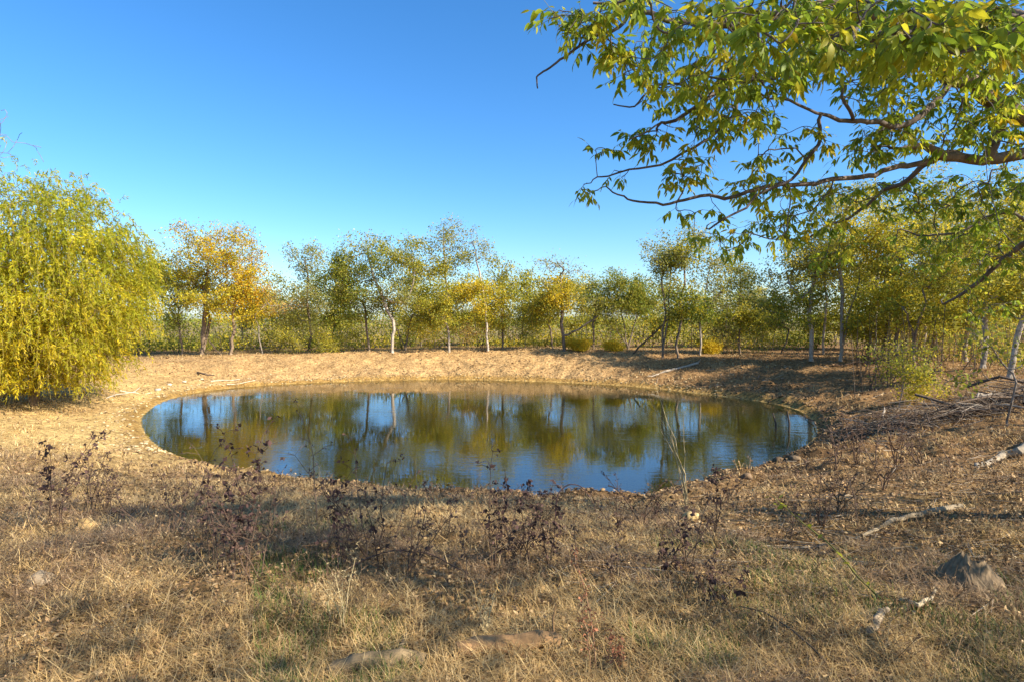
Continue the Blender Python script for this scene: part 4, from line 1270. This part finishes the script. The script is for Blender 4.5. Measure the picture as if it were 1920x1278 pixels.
def clods():
    rng = np.random.default_rng(604)
    temps = [rock_template(rng, 1) for _ in range(6)]
    g = Geo()
    n = 4600
    k = rng.integers(0, len(SHORE), n)
    p = SHORE[k] + (SHORE[(k + 1) % len(SHORE)] - SHORE[k]) * rng.random((n, 1))
    out = unit(p - PC)
    p = p + out * (np.abs(rng.normal(size=(n, 1))) * 1.0 + rng.uniform(-0.05, 0.3, (n, 1)))
    ang = np.degrees(np.arctan2(p[:, 1] - PC[1], p[:, 0] - PC[0]))
    z = land(p[:, 0], p[:, 1])
    for i in range(n):
        near = -140 < ang[i] < -20
        if near and rng.random() < 0.3: continue
        if (ang[i] > 140 or ang[i] < -150) and rng.random() < 0.62: continue
        V, Fc = temps[int(rng.integers(0, 6))]
        s = rng.uniform(0.025, 0.075) * (1.0 if not near else 0.8) * (1.5 if rng.random() < 0.08 else 1)
        a = rng.random() * 6.28
        ca, sa = math.cos(a), math.sin(a)
        W = V * s
        W = np.stack([W[:, 0] * ca - W[:, 1] * sa, W[:, 0] * sa + W[:, 1] * ca, W[:, 2]], 1)
        if ang[i] > 120 or ang[i] < -140: c = np.array([(0.46, 0.345, 0.17), (0.54, 0.43, 0.25), (0.34, 0.24, 0.12)][int(rng.integers(0, 3))])
        elif ang[i] > 30: c = np.array([(0.42, 0.29, 0.13), (0.30, 0.19, 0.09), (0.50, 0.37, 0.19)][int(rng.integers(0, 3))])
        else: c = np.array([(0.20, 0.125, 0.06), (0.28, 0.185, 0.09), (0.14, 0.09, 0.045)][int(rng.integers(0, 3))])
        g.add(W + np.array([p[i, 0], p[i, 1], z[i] + s * 0.15]), [Fc], c * rng.uniform(0.8, 1.2))
    o = link('shore_clods', g.mesh('shore_clods'), M_STONE)
    tag(o, 'small clods and pebbles lining the waterline', 'pebbles', kind='stuff')
    # larger stones one can pick out
    stones = [(1462, 868, 0.20, (0.15, 0.10, 0.055), 'rounded brown stone at the right end of near waterline'),
              (1490, 862, 0.16, (0.17, 0.12, 0.07), 'brown stone just right of the rounded waterline stone'),
              (1400, 896, 0.12, (0.18, 0.12, 0.07), 'small dark stone on the near waterline left of rounded stone'),
              (1295, 972, 0.085, (0.50, 0.36, 0.16), 'pale tan stone on the dark soil below the pond'),
              (160, 995, 0.11, (0.38, 0.25, 0.10), 'tan rounded stone lying in grass at left'),
              (75, 1095, 0.075, (0.26, 0.20, 0.13), 'pale grey stone in grass near the left edge'),
              (318, 722, 0.16, (0.60, 0.54, 0.42), 'pale stone right of the willow on left shore'),
              (296, 732, 0.15, (0.64, 0.58, 0.46), 'pale stone nearest the left tip of the pond'),
              (345, 718, 0.14, (0.58, 0.50, 0.36), 'pale stone on left shore, third from the willow'),
              (378, 712, 0.13, (0.56, 0.47, 0.33), 'pale stone on left shore, farthest from the willow')]
    for i, (px, py, s, c, lb) in enumerate(stones):
        V, Fc = rock_template(rng, 2)
        V = V + 0.06 * rng.normal(size=V.shape)
        q = on_land(px, py)
        o = link('stone', mesh_from('stone', V * s, [Fc], np.tile(np.array(c), (len(V), 1)), True), M_STONE)
        o.location = (q[0], q[1], q[2] + s * 0.22)
        tag(o, lb, 'stone', 'stones round the pond')
clods()

# ------------------------------------------------------------------ fallen wood
def wood(name, label, cat, pts, radii_, col, seed, sides=8, stubs=0, rough=0.12, group=None, mat=None, straight=True):
    """a log or branch along ground points (px, py, lift); each stub a short broken side branch"""
    rng = np.random.default_rng(seed)
    Q = []
    for p in pts:
        q = on_land(p[0], p[1]); Q.append(q + np.array([0, 0, p[2]]))
    Q = np.array(Q)
    if straight:
        t_ = np.linspace(0, 1, len(Q)); Q[:, 2] = 0.5 * Q[:, 2] + 0.5 * np.maximum(Q[0, 2] + (Q[-1, 2] - Q[0, 2]) * t_, Q[:, 2])
    base = Q[0].copy()
    P = Q; par = np.arange(len(Q)) - 1; R = np.array(radii_, float)
    add = []
    for s_ in range(stubs):
        k = int(rng.integers(1, len(Q)))
        t = rng.random(); o = Q[k - 1] * (1 - t) + Q[k] * t
        d = rng.normal(size=3) * np.array([1, 1, 0.5]) + np.array([0, 0, 0.5]); d = d / np.linalg.norm(d)
        ln = rng.uniform(2.5, 6) * R[k]
        add.append((o, o + d * ln * 0.6, o + d * ln + rng.normal(size=3) * 0.1 * ln, R[k] * rng.uniform(0.2, 0.4)))
    for i in range(2):
        P, par, R = subdivide(P, par, R, rng, 0.035)
    V, f, e, kids = tubes(P, par, R, sides)
    V = V + np.sin(V[:, [1, 2, 0]] * 61.0 + np.roll(V, 1, 1) * 37.0 + seed) * (R.mean() * rough * 1.6)
    root = empty(name, base)
    g = Geo(); g.add(V, [f], np.array(col) * 1.0)
    # end caps
    for k, nb in ((0, 1), (len(Q) - 1, len(Q) - 2)):
        c = Q[k]; d = unit((Q[k] - Q[nb])[None])[0]
        u = unit(np.cross(d, [0.1, 0.2, 1.0])[None])[0]; v = np.cross(d, u); r = radii_[k] * 1.0
        aa = np.arange(sides) * 2 * np.pi / sides
        ring = c + r * (np.cos(aa)[:, None] * u + np.sin(aa)[:, None] * v)
        CV = np.concatenate([[c + d * r * 0.15], ring]); fc = np.array([[0, 1 + i, 1 + (i + 1) % sides] for i in range(sides)])
        g.add(CV, [fc], np.array(col) * 1.15)
    link('stem', g.mesh('stem', base), mat or M_WOOD, root)
    for a, b, c, r in add:
        V, f, e, kids = tubes(np.array([a, b, c]), np.array([-1, 0, 1]), np.array([r, r * 0.8, r * 0.35]), 5)
        gg = Geo(); gg.add(V, [f], np.array(col) * rng.uniform(0.8, 1.1))
        link('side_branch', gg.mesh('side_branch', base), mat or M_WOOD, root)
    tag(root, label, cat, group)
    return root

wood('fallen_log', 'grey weathered log lying at the right edge below brush pile', 'log', [(1990, 820, 0.06), (1920, 852, 0.06), (1880, 866, 0.05), (1835, 884, 0.03)], [0.10, 0.085, 0.06, 0.03], (0.33, 0.27, 0.19), 701, stubs=3)
wood('fallen_branch', 'pale barkless branch lying in the straw right of the vine', 'branch', [(1800, 958, 0.05), (1735, 972, 0.06), (1690, 985, 0.05), (1640, 1000, 0.04), (1590, 1014, 0.03)], [0.035, 0.032, 0.026, 0.02, 0.012], (0.30, 0.235, 0.15), 702, stubs=4)
wood('rotten_log', 'orange brown rotten log half sunk in grass at bottom middle', 'log', [(860, 1232, 0.03), (920, 1224, 0.04), (1000, 1216, 0.04), (1050, 1215, 0.03)], [0.04, 0.048, 0.044, 0.03], (0.30, 0.175, 0.08), 703, rough=0.07, stubs=1)
wood('mossy_log', 'dark mossy log under grass at the bottom left of centre', 'log', [(620, 1275, 0.03), (680, 1258, 0.035), (750, 1248, 0.035), (800, 1250, 0.03)], [0.04, 0.045, 0.04, 0.03], (0.20, 0.145, 0.08), 704, rough=0.07, stubs=1)
wood('fallen_branch', 'long pale branch slanting down the far bank to the water', 'branch', [(1310, 683, 0.08), (1280, 690, 0.08), (1245, 699, 0.06), (1215, 706, 0.04)], [0.075, 0.07, 0.06, 0.04], (0.44, 0.36, 0.26), 705, stubs=2)
wood('driftwood', 'dark short stick on the far left bank above the water', 'stick', [(370, 700, 0.05), (385, 703, 0.06), (402, 704, 0.04)], [0.05, 0.06, 0.04], (0.14, 0.095, 0.06), 706)
wood('willow_branch', 'bare branch sagging to the sand below the willow', 'branch', [(0, 756, 0.25), (45, 750, 0.35), (85, 738, 0.6), (110, 730, 0.8)], [0.05, 0.045, 0.035, 0.025], (0.22, 0.15, 0.08), 707)
wood('fallen_branch', 'reddish stem lying on the right bank behind the shrub', 'branch', [(1560, 690, 0.10), (1610, 683, 0.12), (1650, 682, 0.10)], [0.05, 0.05, 0.03], (0.25, 0.15, 0.08), 708)
wood('fallen_branch', 'short pale curved stick at bottom right of the stump', 'stick', [(1690, 1135, 0.03), (1720, 1150, 0.05), (1740, 1140, 0.06), (1755, 1118, 0.05)], [0.014, 0.014, 0.012, 0.008], (0.40, 0.32, 0.21), 709, sides=6)
wood('fallen_branch', 'pale stick lying beside leaves at the bottom right', 'stick', [(1630, 1195, 0.03), (1650, 1178, 0.06), (1662, 1160, 0.05)], [0.018, 0.022, 0.016], (0.36, 0.28, 0.19), 710, sides=6)
for i, (pl, lb) in enumerate([([(395, 716), (450, 712)], 'upper'), ([(425, 722), (478, 714)], 'middle'), ([(200, 748), (262, 728)], 'long'), ([(225, 735), (285, 738)], 'lower')]):
    wood('driftwood', {'upper': 'bleached driftwood stick highest on the left shore', 'middle': 'bleached driftwood stick close to the far left waterline',
         'long': 'long bleached driftwood stick under the willow edge', 'lower': 'bleached driftwood stick lying level by the left tip of pond'}[lb], 'stick',
         [(a, b, 0.05) for a, b in pl], [0.035, 0.02], (0.55, 0.48, 0.36), 720 + i, sides=6, group='driftwood on the left shore')
# leaning dead trunk caught in the trees
def leaner(name, label, a, b, ra, rb, col, seed, cat='dead tree'):
    rng = np.random.default_rng(seed)
    P = np.array([a + (b - a) * t + rng.normal(size=3) * 0.04 for t in np.linspace(0, 1, 6)])
    R = np.linspace(ra, rb, 6)
    V, f, e, k = tubes(P, np.arange(6) - 1, R, 6)
    base = P[0]
    root = empty(name, base)
    g = Geo(); g.add(V, [f], np.array(col)); link('stem', g.mesh('stem', base, True), M_WOOD, root)
    for j in range(3):
        t = rng.uniform(0.4, 0.95); o = a + (b - a) * t
        d = unit((b - a)[None])[0] * 0.5 + rng.normal(size=3) * 0.4
        V, f, e, k = tubes(np.array([o, o + d * 0.5, o + d * 0.9 + rng.normal(size=3) * 0.06]), np.array([-1, 0, 1]), np.array([rb * 0.6, rb * 0.4, rb * 0.15]), 4)
        gg = Geo(); gg.add(V, [f], np.array(col)); link('side_branch', gg.mesh('side_branch', base), M_WOOD, root)
    tag(root, label, cat)
def foot(px, d):
    X = (px - 960) / F * d
    return np.array([X, d, land1(X, d) - 0.04])
leaner('dead_tree', 'dark dead trunk leaning right between the middle trees', foot(1186, 42.5), at(1258, 594, 41.0), 0.075, 0.04, (0.16, 0.11, 0.07), 731)
leaner('dead_pole', 'thin dead pole leaning left beside the orange oak', foot(415, 45.2), at(388, 634, 45.0), 0.05, 0.035, (0.12, 0.085, 0.06), 732)
# sticks standing in the water
for i, (px, py, tx, ty, lb) in enumerate([(1455, 806, 1449, 773, 'short bent stick standing in water near the right shore'), (1479, 808, 1476, 769, 'taller straight stick standing in water near the right shore')]):
    w2 = on_water(px, py)
    a = np.array([w2[0], w2[1], -0.35]); d = w2[1]
    b = at(tx, ty, d)
    m_ = (a + b) / 2 + np.array([0.05, 0.0, 0.1])
    V, f, e, k = tubes(np.array([a, m_, b]), np.array([-1, 0, 1]), np.array([0.04, 0.035, 0.022]), 6)
    root = link('water_stick', mesh_from('water_stick', V - a, [f], np.tile(np.array((0.09, 0.065, 0.045)), (len(V), 1)), True), M_WOOD)
    root.location = a
    tag(root, lb, 'stick', 'sticks standing in the pond')
wood('shore_stick', 'dark stick slanting from the right shore into the water', 'stick', [(1548, 812, 0.05), (1528, 797, 0.10), (1508, 782, 0.12)], [0.03, 0.025, 0.018], (0.22, 0.15, 0.09), 733, sides=6)

# brush pile on the right
def brush_pile(name, label, spots, seed, nbig, nsmall):
    rng = np.random.default_rng(seed)
    base = on_land(*spots[0])
    root = empty(name, base)
    ctr = [on_land(*s) for s in spots]
    g = Geo()
    def stick(o, ln, r, up):
        a = rng.uniform(0, 6.283)
        d = np.array([math.cos(a), math.sin(a) * 0.7, rng.normal() * up])
        d = d / np.linalg.norm(d)
        P = np.array([o - d * ln / 2, o + rng.normal(size=3) * 0.06 * ln, o + d * ln / 2])
        P[:, 2] = np.maximum(P[:, 2], land(P[:, 0], P[:, 1]) + r * 0.6)
        return P, np.array([r, r * 0.85, r * 0.45])
    pal = [(0.10, 0.07, 0.05), (0.15, 0.105, 0.07), (0.20, 0.15, 0.105), (0.34, 0.28, 0.21)]
    for i in range(nsmall):
        c = ctr[int(rng.integers(0, len(ctr)))]
        x = c[0] + rng.normal() * 0.55; y = c[1] + rng.normal() * 0.45
        P, R = stick(np.array([x, y, land1(x, y) + abs(rng.normal()) * 0.22]), rng.uniform(0.5, 1.4), rng.uniform(0.005, 0.014), 0.25)
        V, f, e, k = tubes(P, np.array([-1, 0, 1]), R, 3)
        g.add(V, [f], np.array(pal[int(rng.integers(0, 4))]))
    t = link('twigs', g.mesh('twigs', base), M_WOOD, root)
    t['kind'] = 'stuff'
    for i in range(nbig):
        c = ctr[int(rng.integers(0, len(ctr)))]
        x = c[0] + rng.normal() * 0.4; y = c[1] + rng.normal() * 0.3
        P, R = stick(np.array([x, y, land1(x, y) + 0.08 + abs(rng.normal()) * 0.16]), rng.uniform(1.2, 2.6), rng.uniform(0.02, 0.05), 0.12)
        V, f, e, k = tubes(P, np.array([-1, 0, 1]), R, 6)
        gg = Geo(); gg.add(V, [f], np.array(pal[int(rng.integers(0, 4))])); link('branch', gg.mesh('branch', base, True), M_WOOD, root)
    tag(root, label, 'brush pile')
brush_pile('brush_pile', 'dark pile of dead branches at the right edge of the bank', [(1880, 755), (1915, 745), (1830, 775), (1790, 785), (1850, 762)], 741, 22, 420)
brush_pile('brush_heap', 'low tangle of dark twigs left of the larger brush pile', [(1720, 800), (1700, 790), (1745, 795), (1600, 815), (1650, 810)], 742, 10, 380)

# weathered stump
def stump():
    rng = np.random.default_rng(751)
    q = on_land(1820, 1100)
    n = 22
    rings = [(0.0, 0.34), (0.04, 0.31), (0.09, 0.26), (0.14, 0.21), (0.19, 0.17), (0.25, 0.10)]
    V = []; prof = 1 + 0.16 * rng.normal(size=n)
    jag = rng.uniform(-0.07, 0.05, n)
    jag[8:13] += 0.08
    for k, (z, r) in enumerate(rings):
        for j in range(n):
            a = 2 * np.pi * j / n
            rr = r * (1 + (prof[j] - 1) * (1.2 - z * 2.2)) * (1 + 0.09 * rng.normal())
            V.append((rr * math.cos(a) * 1.15 + z * 0.05, rr * math.sin(a) * 0.9, z + 0.012 * rng.normal() * (z > 0) + (jag[j] * z / 0.30)))
    V.append((0.0, 0, 0.17))
    V = np.array(V)
    Fq = np.array([[k * n + j, k * n + (j + 1) % n, (k + 1) * n + (j + 1) % n, (k + 1) * n + j] for k in range(len(rings) - 1) for j in range(n)])
    t = len(rings) - 1
    Ft = np.array([[t * n + j, t * n + (j + 1) % n, len(V) - 1] for j in range(n)])
    root = empty('tree_stump', (q[0], q[1], q[2] - 0.02))
    root.scale = (0.62, 0.62, 0.8)
    link('stump_body', mesh_from('stump_body', V, [Fq, Ft], np.tile(np.array((0.24, 0.17, 0.10)), (len(V), 1))), M_WOOD, root)
    for j in range(6):
        a = rng.uniform(0, 6.28)
        p = np.array([[0.1 * math.cos(a), 0.1 * math.sin(a), 0.08], [0.26 * math.cos(a), 0.24 * math.sin(a), 0.05], [0.42 * math.cos(a + 0.2), 0.4 * math.sin(a + 0.2), 0.0]])
        VV, f, e, k = tubes(p, np.array([-1, 0, 1]), np.array([0.04, 0.025, 0.01]), 5)
        link('root', mesh_from('root', VV, [f], np.tile(np.array((0.30, 0.24, 0.17)), (len(VV), 1)), True), M_WOOD, root)
    tag(root, 'grey jagged rotten stump in the straw at lower right', 'stump')
stump()

# ------------------------------------------------------------------ dead weeds in front of the pond
def make_weed(name, label, px, py, top, seed, style='pods', group=None, cat='weed'):
    rng = np.random.default_rng(seed)
    q = on_land(px, py)
    dep = q[1]
    H = max(0.15, (py - top) / F * dep) * 1.25
    stemcol = {'pods': (0.10, 0.06, 0.042), 'bush': (0.15, 0.095, 0.062), 'pale': (0.48, 0.36, 0.18), 'red': (0.34, 0.19, 0.10), 'thin': (0.20, 0.13, 0.085)}[style]
    podcol = np.array({'pods': (0.075, 0.042, 0.034), 'bush': (0.12, 0.07, 0.05), 'pale': (0.44, 0.33, 0.165), 'red': (0.30, 0.12, 0.06), 'thin': (0.10, 0.06, 0.045)}[style])
    nst = {'pods': 2, 'bush': 4, 'pale': 5, 'red': 2, 'thin': 1}[style]
    P = []; par = []; R = []
    pods = []
    def push(p, pr, r):
        P.append(p); par.append(pr); R.append(r); return len(P) - 1
    r0 = max(0.003, 0.0009 * dep)
    for s_ in range(nst):
        lean = rng.normal(size=2) * (0.14 if style != 'bush' else 0.30)
        h = H * rng.uniform(0.65, 1.0) if s_ else H
        prev = push(np.array([rng.normal() * 0.02, rng.normal() * 0.02, -0.02]), -1, r0 * 1.3)
        nn = 7
        o = P[prev].copy()
        curve = rng.normal(size=2) * 0.20
        for j in range(1, nn + 1):
            t = j / nn
            p = o + np.array([lean[0] * t + curve[0] * t * t, lean[1] * t + curve[1] * t * t, t]) * h + rng.normal(size=3) * 0.012 * h
            prev = push(p, prev, r0 * (1.3 - 0.9 * t))
            nb = {'pods': 2, 'bush': 2, 'pale': 0, 'red': 1, 'thin': 1}[style]
            if t > 0.25 and nb and rng.random() < 0.85:
                for b_ in range(nb):
                    a = rng.uniform(0, 6.283); ln = h * rng.uniform(0.07, 0.26) * (1.25 - 0.6 * t)
                    d = np.array([math.cos(a) * 0.8, math.sin(a) * 0.8, rng.uniform(0.1, 0.9)])
                    k1 = push(p + d * ln * 0.55, prev, r0 * 0.55)
                    k2 = push(p + d * ln + np.array([0, 0, -0.15 * ln]), k1, r0 * 0.35)
                    for c_ in range(int(rng.integers(1, 4))):
                        u = rng.random()
                        pods.append(p + d * ln * (0.4 + 0.6 * u) + rng.normal(size=3) * 0.012)
            if style in ('pods', 'thin', 'red') and t > 0.35:
                for c_ in range(int(rng.integers(0, 4))):
                    pods.append(p + rng.normal(size=3) * np.array([0.018, 0.018, 0.03]))
            if style == 'pale' and t > 0.55:
                for c_ in range(10):
                    pods.append(p + rng.normal(size=3) * np.array([0.012, 0.012, 0.05]))
            if style == 'red' and t > 0.4:
                for c_ in range(8):
                    pods.append(p + rng.normal(size=3) * np.array([0.012, 0.012, 0.03]))
    V, f, e, kids = tubes(np.array(P), np.array(par), np.array(R), 4)
    root = empty(name, q)
    g = Geo(); g.add(V, [f], np.array(stemcol))
    link('stems', g.mesh('stems'), M_DEAD, root)
    if pods:
        pods = np.array(pods); m = len(pods)
        sz = {'pods': 0.040, 'bush': 0.026, 'pale': 0.022, 'red': 0.018, 'thin': 0.028}[style] * (0.75 + 0.045 * dep)
        L = sz * rng.uniform(0.5, 1.3, m)
        g = Geo()
        for rep in range(2):          # curled dry leaf: two crossed blades
            V, f = leaf_diamonds(pods, rng.normal(size=(m, 3)) + np.array([0, 0, -0.6 if style != 'pale' else 0.8]), rng.normal(size=(m, 3)), L, L * (0.6 if style != 'pale' else 0.18))
            g.add(V, [f], np.repeat(podcol * rng.uniform(0.7, 1.5, (m, 1)), 4, 0))
        link('dried_leaves' if style != 'pale' else 'seed_heads', g.mesh('dried_leaves'), M_DEAD, root)['kind'] = 'stuff'
    tag(root, label, cat, group)
    return root

ORD = ['first', 'second', 'third', 'fourth', 'fifth', 'sixth', 'seventh', 'eighth', 'ninth', 'tenth', 'eleventh', 'twelfth', 'thirteenth', 'fourteenth', 'fifteenth', 'sixteenth', 'seventeenth',
       'eighteenth', 'nineteenth', 'twentieth', 'twenty-first', 'twenty-second', 'twenty-third', 'twenty-fourth', 'twenty-fifth', 'twenty-sixth']
weeds = [(58, 990, 905, 'thin'), (92, 985, 856, 'pods'), (114, 990, 850, 'pods'), (168, 965, 868, 'bush'), (200, 965, 872, 'bush'), (238, 968, 900, 'thin'), (280, 1030, 930, 'thin'), (345, 985, 866, 'thin'),
         (330, 1000, 905, 'bush'), (385, 1062, 930, 'bush'), (415, 1075, 905, 'pods'), (440, 1085, 868, 'pods'), (462, 1080, 862, 'pods'), (480, 1090, 885, 'bush'), (525, 1010, 905, 'thin'), (596, 985, 800, 'thin'),
         (622, 1085, 925, 'pods'), (655, 1060, 960, 'bush'), (690, 1045, 872, 'bush'), (708, 1070, 890, 'pods'), (740, 1040, 915, 'thin'), (762, 1085, 945, 'bush'), (878, 1100, 985, 'thin'), (925, 1065, 888, 'pods'),
         (950, 1060, 945, 'bush'), (972, 1065, 950, 'bush'), (992, 1065, 892, 'pods'), (1032, 1060, 925, 'pods'), (1085, 1070, 985, 'thin'), (1150, 1095, 1010, 'thin'), (1205, 985, 905, 'bush'), (1250, 1085, 985, 'pods'),
         (1285, 1060, 930, 'bush'), (1335, 1020, 905, 'pods'), (1320, 1130, 1050, 'bush'), (1345, 1150, 1075, 'pods'), (1540, 985, 870, 'bush'), (1575, 960, 870, 'bush'), (1610, 990, 880, 'thin'), (1655, 920, 825, 'bush'), (1680, 870, 780, 'bush'),
         (1565, 880, 800, 'bush'), (1605, 870, 790, 'bush'), (1640, 880, 800, 'thin'), (1725, 870, 790, 'bush'), (1784, 895, 830, 'thin'), (1480, 1010, 930, 'thin'), (1160, 1010, 915, 'bush'), (840, 1010, 935, 'thin')]
kinds = {'pods': ('dead_weed', 'dark dry weed with black seed pods'), 'bush': ('dry_bush_weed', 'bushy brown twiggy dry weed'), 'thin': ('thin_weed', 'single thin dry weed stalk')}
for st, (nm, lb) in kinds.items():
    these = sorted([w_ for w_ in weeds if w_[3] == st])
    for i, (px, py, top, _) in enumerate(these):
        make_weed(nm, lb + ' below the pond, ' + ORD[i] + ' of its kind from left', px, py, top, 800 + int(px) + i, st, 'dead weeds on the near bank')
make_weed('tall_grass_clump', 'pale tall grass stalks standing against the pond at right', 1288, 955, 772, 881, 'pale', cat='grass clump')
make_weed('tall_grass_clump', 'pale bent grass stalks in the straw left of centre', 640, 1180, 1080, 882, 'pale', cat='grass clump')
make_weed('tall_grass_clump', 'pale arching grass clump behind the rotten log', 905, 1200, 1130, 883, 'pale', cat='grass clump')
make_weed('red_dock', 'reddish brown seed spike right of the rotten log', 1112, 1265, 1105, 884, 'red', cat='weed')
make_weed('red_dock', 'small reddish seed spike at the right of the taller one', 1155, 1262, 1205, 885, 'red', cat='weed')

# long arching bramble stems
def bramble(label, pts, r, col, leaves, seed):
    rng = np.random.default_rng(seed)
    a = on_land(*pts[0][:2]); d0 = a[1]
    P = [a]
    for (px, py, dd) in pts[1:]:
        P.append(at(px, py, d0 + dd))
    P = np.array(P); P[:, 2] = np.maximum(P[:, 2], land(P[:, 0], P[:, 1]) + 0.01)
    par = np.arange(len(P)) - 1; R = np.linspace(r, r * 0.45, len(P))
    root = empty('bramble', a)
    P2, par2, R2 = subdivide(P, par, R, rng, 0.02); P2, par2, R2 = subdivide(P2, par2, R2, rng, 0.02)
    V, f, e, k = tubes(P2, par2, R2, 5)
    g = Geo(); g.add(V, [f], np.array(col)); link('stem', g.mesh('stem', a, True), M_DEAD, root)
    if leaves:
        V0, tri, qd = leaflet_mesh(rng)
        me = mesh_from('leaf', V0, [tri, qd], np.tile(np.array((0.42, 0.40, 0.03)), (len(V0), 1)))
        me.materials.append(M_NEAR)
        for j in range(leaves):
            t = rng.uniform(0.05, 0.95); k = min(len(P) - 2, int(t * (len(P) - 1))); u = t * (len(P) - 1) - k
            p = P[k] * (1 - u) + P[k + 1] * u + rng.normal(size=3) * 0.02 + np.array([0, 0, 0.01])
            o = bpy.data.objects.new('leaf', me); C.objects.link(o); o.parent = root
            o.location = p - a; s = rng.uniform(0.04, 0.075); o.scale = (s, s * 1.6, s)
            o.rotation_euler = (rng.normal() * 0.6, rng.normal() * 0.6, rng.uniform(0, 6.28))
    tag(root, label, 'bramble')
bramble('long green bramble with yellow leaves trailing left of the stump', [(1660, 1130), (1600, 1070, 0.25), (1545, 1010, 0.5), (1500, 975, 0.8), (1465, 945, 1.0), (1445, 925, 1.2)], 0.007, (0.22, 0.19, 0.05), 16, 901)
bramble('arching brown bramble stem left of centre below the pond', [(645, 1075), (690, 1045, 0.05), (740, 1030, 0.1), (800, 1035, 0.1), (840, 1055, 0.05), (880, 1075, 0.0)], 0.007, (0.14, 0.085, 0.06), 0, 902)
bramble('hooped dark bramble stem against the near water', [(1040, 985), (1045, 930, 0), (1065, 908, 0), (1090, 912, 0), (1110, 940, 0.0), (1118, 960, 0)], 0.007, (0.16, 0.09, 0.075), 0, 903)
bramble('straight dark bramble slanting down at the bottom right', [(1560, 1255), (1520, 1210, 0.1), (1470, 1170, 0.3), (1430, 1145, 0.45), (1385, 1135, 0.5)], 0.006, (0.15, 0.10, 0.06), 0, 904)
print('objects', len(bpy.data.objects), 'tris', sum(len(p.vertices) - 2 for m in bpy.data.meshes for p in m.polygons))
